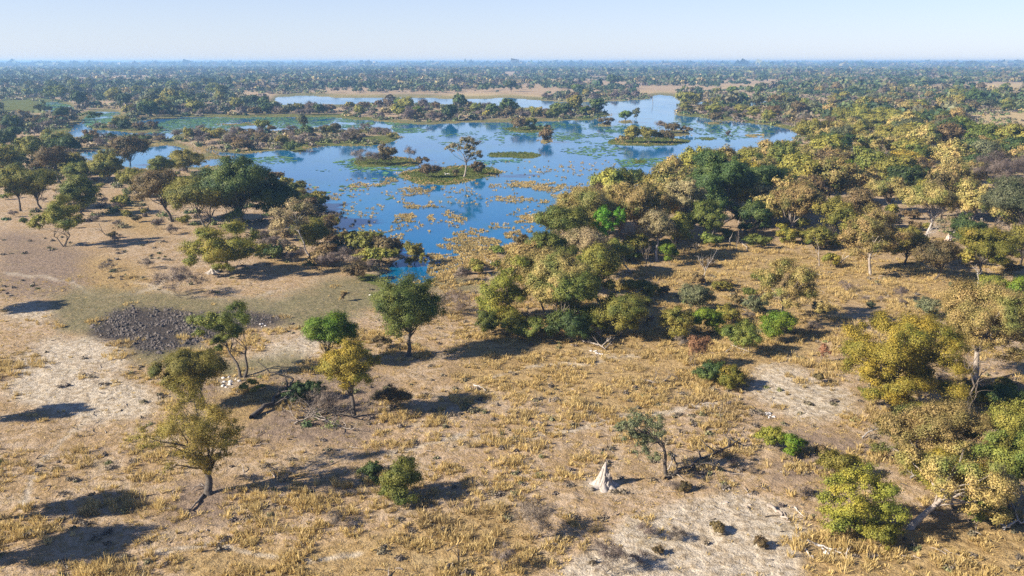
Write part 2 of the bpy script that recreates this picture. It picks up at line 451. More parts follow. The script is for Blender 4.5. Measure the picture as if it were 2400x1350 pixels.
# ------------------------------------------------------------------ ground
def ground_material():
    m, n, l, b = newmat('savanna ground')
    tc = n.new('ShaderNodeTexCoord'); P = tc.outputs['Object']
    A = n.new('ShaderNodeAttribute'); A.attribute_name = 'cover_a'
    B = n.new('ShaderNodeAttribute'); B.attribute_name = 'cover_b'
    sa = n.new('ShaderNodeSeparateColor'); l.new(A.outputs['Color'], sa.inputs[0])
    sb = n.new('ShaderNodeSeparateColor'); l.new(B.outputs['Color'], sb.inputs[0])
    big = noise(n, l, .035, 4, P); mid = noise(n, l, .22, 5, P, .65); fine = noise(n, l, 1.3, 5, P, .7); grit = noise(n, l, 6.0, 3, P, .7)
    def edge(mask_, nz=mid, w=.28):      # noisy outline of a patch
        s = math_(n, l, 'ADD', mask_, math_(n, l, 'MULTIPLY', math_(n, l, 'SUBTRACT', nz, .5), 1.5))
        return ramp(n, l, s, .5 - w, .5 + w)
    col = mixc(n, l, ramp(n, l, big, .38, .62), (.37, .265, .165), (.30, .21, .115))
    col = mixc(n, l, ramp(n, l, mid, .42, .62), col, (.45, .35, .245))
    col = mixc(n, l, math_(n, l, 'MULTIPLY', ramp(n, l, fine, .45, .60), .85), col, (.28, .19, .085))
    col = mixc(n, l, edge(sb.outputs[2], mid, .45), col, mixc(n, l, ramp(n, l, fine, .4, .6), (.175, .128, .09), (.27, .20, .14)))
    gold = mixc(n, l, ramp(n, l, fine, .38, .6), (.39, .275, .115), (.25, .165, .065))
    col = mixc(n, l, math_(n, l, 'MULTIPLY', edge(A.outputs['Alpha'], mid, .45), .8), col, gold)
    sand = mixc(n, l, ramp(n, l, fine, .40, .60), (.52, .455, .35), (.32, .255, .17))
    both = math_(n, l, 'ADD', math_(n, l, 'MULTIPLY', mid, .6), math_(n, l, 'MULTIPLY', fine, .4))
    col = mixc(n, l, math_(n, l, 'MULTIPLY', edge(sa.outputs[0], both, .42), .9), col, sand)
    olive = mixc(n, l, ramp(n, l, fine, .4, .62), (.115, .107, .046), (.225, .19, .105))
    col = mixc(n, l, math_(n, l, 'MULTIPLY', edge(sa.outputs[1], mid, .42), .9), col, olive)
    mud = mixc(n, l, ramp(n, l, fine, .5, .7), (.05, .042, .036), (.13, .105, .085))
    col = mixc(n, l, edge(sa.outputs[2], fine, .38), col, mud)
    col = mixc(n, l, edge(sb.outputs[1], mid), col, mixc(n, l, ramp(n, l, fine, .4, .6), (.44, .34, .18), (.34, .25, .12)))
    lush = mixc(n, l, ramp(n, l, mid, .35, .65), (.07, .10, .014), (.135, .13, .035))
    col = mixc(n, l, edge(sb.outputs[0], fine, .15), col, lush)
    sh = n.new('ShaderNodeMapRange'); l.new(grit, sh.inputs[0]); sh.inputs[1].default_value = .3; sh.inputs[2].default_value = .7; sh.inputs[3].default_value = .72; sh.inputs[4].default_value = 1.22
    hs = n.new('ShaderNodeHueSaturation'); l.new(col, hs.inputs['Color']); l.new(sh.outputs[0], hs.inputs['Value'])
    l.new(hs.outputs[0], b.inputs['Base Color'])
    b.inputs['Roughness'].default_value = .95; b.inputs['Specular IOR Level'].default_value = .1
    bp = n.new('ShaderNodeBump'); bp.inputs['Strength'].default_value = 1.0; bp.inputs['Distance'].default_value = .35
    l.new(math_(n, l, 'ADD', fine, math_(n, l, 'MULTIPLY', grit, .3)), bp.inputs['Height'])
    l.new(bp.outputs[0], b.inputs['Normal'])
    return m

def make_ground():
    nr, nc = PXg.shape
    V = np.stack([GX, GY, GZ], -1).reshape(-1, 3)
    i, j = np.meshgrid(np.arange(nr - 1), np.arange(nc - 1), indexing='ij')
    a = i * nc + j
    f = np.stack([a, a + nc, a + nc + 1, a + 1], -1).reshape(-1, 4)
    me = build_mesh('ground', [(V, f, 0, None)], [ground_material()])
    for nm, ch in (('cover_a', (m_sand * (1 - m_shore), np.maximum(m_olive, .75 * m_shore), m_mud, m_gold)), ('cover_b', (m_lush, m_reed, m_brown, None))):
        at = me.attributes.new(nm, 'FLOAT_COLOR', 'POINT')
        d = np.stack([c if c is not None else np.ones_like(m_sand) for c in ch], -1).reshape(-1, 4).astype(np.float32)
        at.data.foreach_set('color', d.ravel())
    me.polygons.foreach_set('use_smooth', np.ones(len(me.polygons), bool))
    return tag(link('ground', me), 'dry savanna floor of sand, straw and bare earth reaching the horizon', None, None, 'structure')
make_ground()

def make_water():
    m, n, l, b = newmat('lagoon water')
    tc = n.new('ShaderNodeTexCoord')
    mp = n.new('ShaderNodeMapping'); mp.inputs['Scale'].default_value = (.7, .25, 1); l.new(tc.outputs['Object'], mp.inputs[0])
    big = ramp(n, l, noise(n, l, .02, 4, mp.outputs[0]), .35, .65)
    weed = ramp(n, l, noise(n, l, .09, 6, mp.outputs[0], .7), .52, .68)
    l.new(mixc(n, l, math_(n, l, 'MULTIPLY', weed, .7), mixc(n, l, big, (.0005, .085, .215), (.002, .135, .275)), (.008, .10, .12)), b.inputs['Base Color'])
    l.new(ramp2(n, l, ramp(n, l, noise(n, l, .012, 5, mp.outputs[0], .6), .42, .62), .025, .13), b.inputs['Roughness'])
    b.inputs['IOR'].default_value = 1.33; b.inputs['Specular IOR Level'].default_value = .22
    bp = n.new('ShaderNodeBump'); bp.inputs['Strength'].default_value = .045; bp.inputs['Distance'].default_value = .3
    l.new(noise(n, l, 1.1, 3, mp.outputs[0]), bp.inputs['Height']); l.new(bp.outputs[0], b.inputs['Normal'])
    V = [(-700, 100, WATER_Z), (900, 100, WATER_Z), (1100, 1500, WATER_Z), (-1100, 1500, WATER_Z)]
    tag(link('water', build_mesh('water', [(np.array(V), np.array([[0, 1, 2, 3]]), 0, None)], [m])), 'blue lagoon water mirroring the sky between the islands', None, None, 'structure')
make_water()
# ------------------------------------------------------------------ plants: builders
KIND = {   # leaf material, bark, object name, category, colour words
    'tan': ('tan', 'grey', 'tan_tree', 'tree', 'tan-leaved tree'),
    'feather': ('feather', 'dark', 'olive_tree', 'tree', 'feathery olive tree'),
    'golden': ('golden', 'dark', 'golden_tree', 'tree', 'golden-leaved tree'),
    'olive': ('olive', 'dark', 'olive_tree', 'tree', 'olive-leaved tree'),
    'yellowgreen': ('yellowgreen', 'grey', 'yellow_green_tree', 'tree', 'yellow-green tree'),
    'green': ('green', 'grey', 'green_tree', 'tree', 'green leafy tree'),
    'dark': ('dark', 'dark', 'evergreen_tree', 'tree', 'dark evergreen tree'),
    'bright': ('bright', 'dark', 'bright_green_tree', 'tree', 'bright green tree'),
    'sage': ('sage', 'dark', 'grey_green_tree', 'tree', 'grey-green tree'),
    'brown': ('brown', 'dark', 'brown_tree', 'tree', 'brown-leaved tree'),
    'pale': ('pale', 'white', 'pale_tree', 'tree', 'pale-leaved tree'),
    'b_green': ('green', 'grey', 'green_bush', 'bush', 'green bush'),
    'b_dark': ('dark', 'dark', 'dark_bush', 'bush', 'dark green bush'),
    'b_bright': ('bright', 'grey', 'bright_bush', 'bush', 'bright green bush'),
    'b_yellow': ('yellowgreen', 'grey', 'yellow_green_bush', 'bush', 'yellow-green bush'),
    'b_olive': ('olive', 'grey', 'olive_bush', 'bush', 'olive bush'),
    'b_sage': ('sage', 'grey', 'grey_green_bush', 'bush', 'grey-green bush'),
    'b_brown': ('brown', 'grey', 'brown_bush', 'bush', 'brown bush'),
    'b_red': ('red', 'grey', 'reddish_bush', 'bush', 'reddish bush'),
    'b_tan': ('tan', 'grey', 'tan_bush', 'bush', 'tan bush'),
    'b_twig': ('twig', 'grey', 'bare_bush', 'bush', 'bare twiggy bush'),
    't_twig': ('twig', 'grey', 'bare_tree', 'tree', 'bare grey-brown tree'),
}
LUMPY = {'tan', 'pale', 'golden', 'dark'}

def auto_clumps(w, h, cb, cx, rng, lumpy=False, bush=False):
    w = w * 1.17; a = w / 2; zc = h * (1 + cb) / 2; c = max(h * (1 - cb) / 2 * 1.06, .2)
    K = 28 if lumpy else (13 if bush else 21)
    out = []
    for k in range(K):
        d = rng.normal(size=3); d /= np.linalg.norm(d)
        if d[2] < -.2: d[2] *= -.5 if rng.random() < .6 else 1
        r = min(a, c * 1.5) * (rng.uniform(.22, .40) if lumpy else rng.uniform(.28, .48))
        q = rng.uniform(.35, 1.0) ** .6
        out.append((cx + d[0] * (a - r * .85) * q, d[1] * (a - r * .85) * q, zc + d[2] * max(c - r * .6, .05) * q, r))
    return np.array(out)

def skeleton(clumps, h, rng, r0, fork=.3, lean=None, twigs=2, stems=1):
    """trunk, limbs to the clumps and twigs inside them"""
    parts = []
    cen = clumps[:, :3].mean(0)
    zf = max(h * fork, .3)
    bases = []
    for s in range(stems):
        top = np.array([cen[0] * .55 + rng.normal(0, .05 * h), cen[1] * .5 + rng.normal(0, .05 * h), zf * rng.uniform(.85, 1.2)])
        if stems > 1: top[:2] += rng.normal(0, .12 * h, 2)
        P = bend((rng.normal(0, .02 * h) * (stems > 1), rng.normal(0, .02 * h) * (stems > 1), -.25), top, 6, .05, rng)
        R = np.linspace(r0 * 1.25, r0 * .72, 6); R[0] *= 1.35
        parts.append(tube(P, R / (stems ** .4), 8)); bases.append((P, R[-1] / (stems ** .4)))
    for c in clumps:
        P0, rb = bases[rng.integers(len(bases))]
        st = P0[-1] if rng.random() < .7 else P0[-2]
        e = c[:3] + rng.normal(0, .2, 3) * c[3]
        e[2] = max(e[2], st[2] * .6)
        P = bend(st, e, 6, .06, rng, .06)
        parts.append(tube(P, np.linspace(rb * .52, max(rb * .09, .012), 6), 5))
        for _ in range(twigs):
            d = rng.normal(size=3); d /= np.linalg.norm(d); d[2] = abs(d[2]) * .8
            s = P[rng.integers(3, 6)]
            Q = bend(s, c[:3] + d * c[3] * .9, 4, .08, rng)
            parts.append(tube(Q, np.linspace(rb * .13, max(rb * .04, .008), 4), 3))
    return parts

def plant_mesh(kind, w, h, cb, cx, seed, leaf, clumps=None, fork=None, stems=1, cover=1.9, r0=None, bark=None, flat=.8, open_=.6):
    rng = np.random.default_rng(seed)
    lm, bk, nm, cat, words = KIND[kind]
    bk = bark or bk
    bush = kind.startswith('b_')
    if clumps is None:
        clumps = auto_clumps(w, h, cb, cx, rng, kind in LUMPY, bush)
    tw = lm == 'twig'
    V, f, t = leaf_cloud(clumps, leaf * (1.5 if tw else 1), rng, cover * (.55 if tw else 1), 11, flat, .8 if tw else open_)
    if tw:          # twigs: thin slivers instead of leaves
        q = V.reshape(-1, 4, 3); c = q.mean(1, keepdims=True)
        ax = q[:, 2:3] - q[:, 0:1]; s = q[:, 3:4] - q[:, 1:2]
        V = np.concatenate([c - ax * .9, c - s * .07, c + ax * .9, c + s * .07], 1).reshape(-1, 3)
    r0 = (r0 * .8 if r0 else .019 * h + .04)
    if bush: sk = skeleton(clumps, h, rng, r0 * .5, .16, twigs=3 if tw else 1, stems=3)
    else: sk = skeleton(clumps, h, rng, r0, fork if fork else max(cb * .95, .18), twigs=4 if tw else 2, stems=stems)
    return [(V, f, 0, t)], [(v, q, 0, None) for v, q in sk], M[lm], BARK[bk]

def add_plant(kind, loc, parts, label=None, group=None, rotz=0, scale=(1, 1, 1)):
    crown, trunk, lm, bm = parts
    nm, cat = KIND[kind][2], KIND[kind][3]
    root = link(nm, None); root.empty_display_size = .5
    root.location = loc; root.rotation_euler.z = rotz; root.scale = scale
    tag(root, label, cat, group)
    bush = kind.startswith('b_')
    link('stems' if bush else 'trunk', build_mesh(nm + '_wood', trunk, [bm]), root)
    link('twigs' if kind.endswith('twig') else ('foliage' if bush else 'crown'), build_mesh(nm + '_leaves', crown, [lm]), root)
    return root

def copy_plant(src, loc, rotz, scale, label=None, group=None):
    r = src.copy(); COL.objects.link(r)
    r.location = loc; r.rotation_euler = (0, 0, rotz); r.scale = scale
    for k in ('label', 'group'):
        if k in r: del r[k]
    tag(r, label, None, group)
    for ch in src.children:
        c = ch.copy(); COL.objects.link(c); c.parent = r
    return r

PLACED = []           # (px, py, width px, root, kind, size in m, height px)
def record(root, kind, bx, by, w, h): PLACED.append((bx, by, w, root, kind, h))

def place(kind, bx, by, cx, top, w, cb, label, **k):
    X, Y = G(bx, by); X = float(X); Y = float(Y)
    X, Y = G(bx, by, float(gz(X, Y))); X = float(X); Y = float(Y)
    z = float(gz(X, Y)); m = mpp(Y)
    h = max(height_at(Y, top) - z, .4); wm = w * m
    leaf = max(.11, 2.3 * m) * k.pop('ls', 1)
    ck = k.pop('c', None); rs = k.pop('rs', 1.12)
    if ck:
        rng = np.random.default_rng(int(abs(bx * 7 + by)))
        cl = []
        for (px, py, r) in ck:
            rm = r * m * rs; dy = float(np.clip(rng.normal(0, .22 * wm), -.4 * wm, .4 * wm))
            zz = height_at(Y, py) - z
            cl.append(((px - bx) * m, dy, max(zz, rm * .4), rm))
            if k.get('dbl', True):
                cl.append(((px - bx) * m + rng.normal(0, .35) * rm, -dy * .8 + rng.normal(0, .2) * rm, max(zz + rng.normal(0, .2) * rm, .3), rm * .8))
        k['clumps'] = np.array(cl)
    k.pop('dbl', None)
    root = add_plant(kind, (X, Y, z - .02), plant_mesh(kind, wm, h, cb, (cx - bx) * m, int(abs(bx * 31 + by)), leaf, **k), label)
    record(root, kind, bx, by, w, h)
    return root

# ------------------------------------------------------------------ dead wood, mounds
def branching(p, d, L, r, depth, rng, out, up=.1, spread=.7, kids=(2, 4), sides=5):
    d = np.asarray(d, float); d /= np.linalg.norm(d)
    e = np.asarray(p, float) + d * L
    P = bend(p, e, 6, .06, rng)
    out.append(tube(P, np.linspace(r, r * (.45 if depth else .25), 6), sides if depth else 3))
    if depth == 0: return
    for _ in range(rng.integers(*kids)):
        t = rng.integers(2, 6)
        nd = d + rng.normal(0, spread, 3); nd[2] += up
        branching(P[t], nd, L * rng.uniform(.45, .8), r * rng.uniform(.4, .62), depth - 1, rng, out, up, spread, kids, sides)

def dead_tree(bx, by, top, label, lean=(0, 0), depth=3, bark='white', name='dead_tree', r=.02, L=.5, spread=.55, kids=(2, 4), cat='dead tree'):
    X, Y = map(float, G(bx, by)); z = float(gz(X, Y)); h = height_at(Y, top) - z
    rng = np.random.default_rng(int(bx * 13 + by)); out = []
    branching((0, 0, -.2), (lean[0], lean[1], 1), h * L, h * r + .03, depth, rng, out, .35, spread, kids)
    o = link(name, build_mesh(name, [(v, f, 0, None) for v, f in out], [BARK[bark]]), None, (X, Y, z))
    return tag(o, label, cat)

def lying(name, pts, r, label, bark='white', depth=2, kids=(2, 4), seed=1, cat='dead wood', lift=.12, spread=.6, stub=.35):
    """a trunk or branch lying along photo points, with side branches"""
    rng = np.random.default_rng(seed)
    X, Y = G([p[0] for p in pts], [p[1] for p in pts]); Z = gz(X, Y) + r * .8
    o3 = np.array([X[0], Y[0], float(gz(X[0], Y[0]))])
    P = np.stack([X, Y, Z], -1) - o3
    P[:, 2] += np.array([p[2] if len(p) > 2 else 0 for p in pts])
    # resample
    t = np.linspace(0, len(P) - 1, len(P) * 3); i = np.minimum(t.astype(int), len(P) - 2); f = (t - i)[:, None]
    Q = P[i] * (1 - f) + P[i + 1] * f; Q[1:-1] += rng.normal(0, r * .5, Q[1:-1].shape)
    out = [tube(Q, np.linspace(r, r * .3, len(Q)), 6)]
    tot = np.linalg.norm(Q[-1] - Q[0])
    if depth:
        for k in range(rng.integers(*kids)):
            s = Q[rng.integers(1, len(Q))]
            d = rng.normal(size=3); d[2] = abs(d[2]) * .5 + lift
            branching(s, d, tot * stub * rng.uniform(.5, 1.1), r * .5, depth - 1, rng, out, .0, spread, (1, 4), 4)
    return tag(link(name, build_mesh(name, [(v, f_, 0, None) for v, f_ in out], [BARK[bark]]), None, tuple(o3)), label, cat)

def termite_mound(bx, by, top, w, label, mat, seed=1, spires=((0, 0, 1, .34),), skirt=1.0):
    X, Y = map(float, G(bx, by)); z = float(gz(X, Y)); m = mpp(Y); h = height_at(Y, top) - z; a = w * m / 2
    rng = np.random.default_rng(seed); parts = []
    NT, NZ = 56, 26
    th = np.arange(NT) * 2 * math.pi / NT
    for dx, dy, hs, rs in spires:
        t = np.linspace(0, 1, NZ)
        prof = rs * a * ((1 - t) ** 1.1 * .72 + .24 * (1 - t ** 5) ** .7) + skirt * a * .75 * np.exp(-t * 6.5) * (hs == 1)
        prof[-1] = .01
        T, Th = np.meshgrid(t, th, indexing='ij')
        ridge = 1 + .5 * (np.abs(np.sin(Th * 3.5 + 6 * vnoise(T * 3 + seed, Th * 0, seed))) - .5) * (1 - T * .4) + .4 * (fbm(np.cos(Th) * 2.2 + T * 5, np.sin(Th) * 2.2 + seed, seed, 3) - .5)
        R = prof[:, None] * ridge
        wob_ = .08 * a * np.sin(T * 5 + seed) * T
        V = np.stack([dx * a + wob_ + R * np.cos(Th), dy * a + R * np.sin(Th), -.15 + T * (h * hs + .15) + .05 * (vnoise(Th * 2, T * 6, seed + 4) - .5)], -1).reshape(-1, 3)
        i, j = np.meshgrid(np.arange(NZ - 1), np.arange(NT), indexing='ij')
        f = np.stack([i * NT + j, i * NT + (j + 1) % NT, (i + 1) * NT + (j + 1) % NT, (i + 1) * NT + j], -1).reshape(-1, 4)
        parts.append((V, f, 0, None))
    return tag(link('termite_mound', build_mesh('termite_mound', parts, [mat]), None, (X, Y, z)), label, 'termite mound')
M['clay'] = wood_mat('pale termite clay', (.22, .19, .16), (.42, .37, .32), 2.6)
M['clay2'] = wood_mat('pinkish termite clay', (.42, .32, .24), (.60, .49, .40), 2.2)

# ------------------------------------------------------------------ plants and trees read off the photo, nearest first
# kind, trunk foot x, y, crown centre x, top y, crown width, clear trunk share, label
P_ = place
P_('feather', 490, 1158, 472, 925, 232, .26, 'feathery olive tree with a fan of upright limbs, nearest tree on the left', fork=.2, cover=.75, ls=.75, r0=.4, open_=.9, rs=.98,
   c=[(415, 985, 42), (470, 960, 48), (525, 985, 42), (395, 1035, 36), (450, 1020, 44), (510, 1030, 46), (555, 1020, 32), (420, 1085, 24), (475, 1075, 34), (535, 1065, 26), (500, 1100, 18)])
P_('olive', 480, 952, 446, 818, 165, .30, 'olive tree with a short forked trunk directly behind the feathery vase-shaped tree', fork=.3, stems=2)
P_('green', 567, 885, 535, 712, 130, .35, 'slender tree on two dark leaning stems beside the dark mud patch', fork=.38, stems=2, bark='dark', r0=.24,
   c=[(545, 738, 26), (575, 750, 22), (525, 765, 24), (565, 775, 22), (495, 745, 22), (485, 775, 16), (535, 795, 18), (520, 815, 10)])
P_('green', 957, 836, 957, 655, 176, .24, 'large round green tree standing alone in the middle of the clearing', cover=1.25, open_=.8, fork=.25, r0=.34, bark='dark')
P_('bright', 768, 858, 772, 742, 120, .2, 'compact bright green tree in the clearing, behind the golden tree with a dark trunk', r0=.16)
P_('golden', 831, 978, 824, 806, 132, .38, 'golden tree with a long dark trunk beside the tangle of dead branches', fork=.4, r0=.27)
P_('b_green', 942, 1168, 940, 1078, 102, .0, 'round glossy green bush alone in the foreground grass', c=[(915, 1120, 26), (945, 1105, 28), (965, 1125, 24), (930, 1140, 26), (955, 1148, 22), (910, 1148, 18)])
P_('b_dark', 872, 1132, 872, 1085, 56, .0, 'small dark bush just left of the round glossy green bush')
P_('sage', 1562, 1112, 1500, 955, 138, .3, 'grey-green tree leaning left on a thin dark trunk beside the tall white termite mound', fork=.5, r0=.2, cover=.8, open_=.8,
   c=[(1455, 1000, 18), (1490, 985, 24), (1525, 990, 22), (1480, 1020, 20), (1515, 1022, 22), (1545, 1010, 16), (1500, 1048, 16), (1530, 1052, 15), (1442, 1003, 12)])
P_('b_twig', 1250, 1262, 1246, 1166, 112, .0, 'large bare grey bush in the middle foreground grass')
P_('b_twig', 1182, 1335, 1182, 1272, 62, .0, 'brown-based bare bush at the bottom edge, left of the pinkish bare bush')
P_('b_twig', 1424, 1345, 1424, 1268, 92, .0, 'pinkish bare bush at the bottom edge beside the pale cracked earth')
P_('b_dark', 1672, 900, 1668, 850, 80, .0, 'dark green half of the paired bushes left of the pale sand patch')
P_('b_yellow', 1713, 910, 1713, 857, 72, .0, 'yellow-green half of the paired bushes left of the pale sand patch')
P_('b_red', 1632, 862, 1638, 785, 68, .3, 'small reddish-pink tree with bare airy twigs in the right clearing', cover=.8)
P_('b_red', 1927, 852, 1929, 806, 26, .3, 'tiny red sapling on the open sand left of the broad tan tree')
P_('b_brown', 1918, 900, 1918, 872, 28, .0, 'little orange-brown bush at the edge of the pale sand patch')
P_('b_green', 1736, 830, 1736, 756, 88, .12, 'low round green tree-like bush with white roots showing at its foot')
P_('b_bright', 1658, 785, 1656, 724, 78, .0, 'vivid green bush between the reddish-pink tree and the pale open bush')
P_('b_olive', 1578, 795, 1580, 722, 86, .0, 'wide dark olive bush right of the bare crooked dead tree')
P_('b_bright', 1825, 792, 1815, 728, 112, .0, 'spreading bright green bush at the foot of the tan tree in the right clearing')
P_('b_sage', 1635, 730, 1630, 665, 80, .05, 'pale open bush in the right clearing, behind the vivid green bush')
P_('b_sage', 1762, 735, 1765, 690, 60, .0, 'small grey-green bush left of the tan clearing tree trunk')
P_('tan', 1822, 760, 1838, 610, 152, .36, 'tan tree with orange lower leaves standing over bright bushes in the right clearing', fork=.42, r0=.2,
   c=[(1800, 650, 24), (1840, 640, 28), (1875, 655, 24), (1815, 680, 24), (1855, 682, 26), (1895, 690, 22), (1790, 695, 16), (1905, 705, 14), (1840, 705, 16)])
P_('tan', 2282, 895, 2305, 680, 195, .32, 'big tan-green tree on a thick leaning pale trunk at the right edge', fork=.45, r0=.42, bark='pale',
   rs=1.32, c=[(2245, 745, 34), (2290, 720, 38), (2340, 715, 36), (2380, 745, 32), (2260, 785, 30), (2310, 775, 38), (2360, 785, 34), (2225, 770, 22), (2395, 790, 26), (2300, 815, 22), (2350, 815, 22)])
P_('golden', 2092, 960, 2100, 752, 250, .10, 'broad golden tree with a wide lumpy crown on the right', fork=.3, r0=.35,
   rs=1.32, c=[(2000, 825, 28), (2035, 810, 32), (2080, 785, 34), (2130, 775, 36), (2170, 800, 34), (2190, 835, 28), (2060, 850, 34), (2110, 830, 38), (2150, 860, 34), (2030, 885, 26), (2085, 890, 34), (2140, 905, 30), (2195, 895, 28), (2210, 925, 22), (2050, 925, 24), (2100, 935, 26), (2000, 850, 16)])
P_('tan', 2110, 1098, 2190, 945, 260, .15, 'wide tan tree with a short pale trunk beside white rock, lower right', fork=.25, r0=.3, bark='pale',
   rs=1.32, c=[(2100, 1010, 30), (2150, 990, 34), (2200, 980, 36), (2250, 1000, 34), (2120, 1045, 28), (2175, 1035, 36), (2230, 1045, 36), (2285, 1040, 30), (2090, 1070, 20), (2160, 1080, 24), (2260, 1085, 30), (2300, 1075, 22)])
P_('yellowgreen', 1985, 1250, 2010, 1085, 200, .03, 'big rounded yellow-green tree with foliage to the ground, lower right', fork=.2, stems=3, r0=.2, cover=1.15, open_=.85,
   c=[(1960, 1140, 34), (2010, 1120, 36), (2055, 1135, 32), (1945, 1185, 32), (1990, 1170, 40), (2040, 1180, 38), (2085, 1180, 28), (1955, 1220, 26), (2000, 1220, 34), (2050, 1222, 30), (2085, 1215, 24)])
P_('tan', 2130, 1240, 2225, 1085, 230, .3, 'tan tree on a pale trunk leaning right over deep shade, bottom right', fork=.5, r0=.32, bark='pale',
   rs=1.32, c=[(2160, 1110, 26), (2205, 1100, 30), (2250, 1090, 30), (2295, 1110, 28), (2190, 1140, 24), (2240, 1140, 32), (2285, 1155, 30), (2320, 1150, 26), (2270, 1185, 24), (2310, 1190, 22)])
P_('green', 2375, 1200, 2370, 985, 150, .05, 'tall dense green tree cut by the right edge of the picture', stems=3, r0=.2)
P_('b_green', 2285, 1232, 2285, 1150, 76, .1, 'small green bush with one thin pale stem in the deep shade at lower right')
P_('b_yellow', 1805, 1052, 1802, 1003, 62, .0, 'thin yellow-green bush in front of the white clods, left of its greener twin')
P_('b_bright', 1860, 1068, 1858, 1015, 60, .0, 'thin light green bush, right of the paler yellow-green one')
P_('b_twig', 782, 1225, 780, 1192, 78, .0, 'low bare bush in the grass below the round glossy green bush')
P_('b_brown', 915, 960, 912, 905, 95, .0, 'reddish-brown bush right of the golden tree with a dark trunk', cover=.9)
P_('b_dark', 712, 940, 712, 898, 100, .0, 'low dark green shrub growing on the fallen dark trunk')
P_('b_twig', 765, 965, 765, 912, 90, .0, 'dark bare shrub behind the tangle of dead branches')
P_('b_brown', 893, 818, 893, 788, 50, .15, 'small brown-leaved stump plant left of the large round green tree')
P_('b_brown', 808, 706, 808, 684, 16, .2, 'single tiny orange sapling on the grey-green lawn')
P_('b_yellow', 590, 915, 590, 893, 70, .0, 'low straw-yellow bush near the white bones of rock')
# middle distance
P_('yellowgreen', 545, 642, 525, 525, 196, .25, 'umbrella-shaped yellow-green tree with a small termite mound at its foot', fork=.3, stems=2, r0=.3, flat=.6,
   c=[(460, 580, 26), (500, 555, 30), (545, 550, 30), (585, 565, 26), (610, 590, 18), (480, 600, 24), (525, 590, 32), (570, 600, 28), (540, 615, 18), (520, 578, 30), (560, 585, 28), (490, 590, 26), (535, 600, 30), (505, 610, 20)])
P_('pale', 725, 598, 695, 472, 102, .4, 'pale whitish tree on a slim white trunk leaning left beside the lagoon', fork=.5, r0=.16, cover=1.1,
   c=[(665, 500, 18), (695, 488, 20), (725, 492, 18), (660, 530, 18), (690, 520, 20), (715, 520, 15), (650, 545, 10)])
P_('b_olive', 730, 585, 728, 505, 100, .0, 'big dull olive bush behind the pale whitish tree')
P_('b_twig', 420, 692, 420, 628, 128, .0, 'big purple-brown bare bush left of the small lawn, below the umbrella-shaped tree')
P_('b_twig', 256, 634, 256, 612, 56, .0, 'small bare bush left of another on the pale clearing')
P_('b_twig', 348, 630, 348, 604, 48, .0, 'small reddish bare bush above the golden grass field')
P_('olive', 150, 578, 140, 462, 132, .32, 'spreading olive tree with three dark stems on the bare slope at left', fork=.2, stems=3, r0=.22,
   c=[(135, 485, 20), (160, 500, 22), (110, 510, 18), (140, 515, 22), (180, 520, 16), (95, 528, 14), (155, 535, 14)])
P_('b_brown', 835, 655, 835, 614, 72, .0, 'round brown bush on the shore right by the small blue inlet')
P_('b_olive', 970, 620, 970, 560, 52, .0, 'upright narrow olive bush standing in the reeds by the inlet')
P_('b_yellow', 992, 625, 992, 592, 20, .0, 'slim yellow-green bush right beside the upright narrow one in the reeds')
P_('b_twig', 1062, 738, 1060, 674, 120, .0, 'broad purple-brown bare bush behind the large round green tree')
P_('yellowgreen', 1216, 748, 1175, 600, 130, .3, 'yellow-green tree with straight dark trunk, left one of the thicket in the centre', r0=.22, bark='dark',
   c=[(1145, 680, 26), (1175, 660, 28), (1210, 650, 26), (1135, 715, 22), (1170, 705, 30), (1215, 690, 26), (1160, 740, 22), (1190, 735, 20), (1215, 620, 22)])
P_('tan', 1285, 745, 1270, 572, 150, .25, 'tall tan tree in the centre thicket, right of the yellow-green one', r0=.22)
P_('green', 1345, 785, 1335, 620, 118, .06, 'dense green tree with foliage to the ground, right end of the centre thicket', stems=2)
P_('b_green', 1150, 785, 1150, 728, 70, .0, 'small green bush at the left foot of the centre thicket')
P_('b_green', 1270, 795, 1265, 745, 110, .0, 'wide low green bush at the foot of the centre thicket')
P_('olive', 1455, 792, 1450, 685, 128, .15, 'brown-olive tree behind the crooked bare dead tree')
P_('pale', 1366, 655, 1364, 528, 108, .35, 'pale-leaved tree on a bright white forked trunk at the wood edge', r0=.22, fork=.36, cover=1.4)
P_('green', 1328, 622, 1312, 478, 112, .3, 'green tree on a dark leaning trunk at the lagoon edge of the right wood', r0=.2, bark='dark')
P_('tan', 1375, 590, 1372, 440, 150, .2, 'rounded tan tree on the shore, outermost in the right wood')
P_('tan', 1500, 570, 1500, 430, 132, .2, 'tan tree directly behind the vivid creeper-covered tree')
P_('pale', 1540, 612, 1538, 494, 95, .4, 'pale tan tree with a slim white trunk beside the creeper-covered tree', cover=1.5)
P_('pale', 1625, 560, 1608, 412, 90, .2, 'tall pale green tree in front of the big dark evergreen', cover=1.6)
P_('dark', 1690, 530, 1682, 346, 158, .08, 'largest dark evergreen tree in the right wood', stems=2, r0=.4)
P_('dark', 1815, 510, 1805, 378, 138, .06, 'dark evergreen right of the largest one, yellow leaves on its shoulder', stems=2, r0=.35)
P_('dark', 1480, 450, 1480, 395, 80, .1, 'small domed dark evergreen at the lagoon edge')
P_('tan', 1575, 455, 1574, 368, 66, .25, 'orange-tan tree by the lagoon, behind the tall pale green tree')
P_('yellowgreen', 1731, 526, 1735, 418, 66, .42, 'slender yellow-green tree on a pale straight trunk before the evergreens', r0=.12, bark='pale')
P_('tan', 1864, 552, 1868, 428, 112, .3, 'upright tan tree with visible pale trunk right of the evergreens', bark='pale')
P_('bright', 1965, 445, 1970, 372, 66, .1, 'bright yellow-green tree glowing among tan crowns on the right')
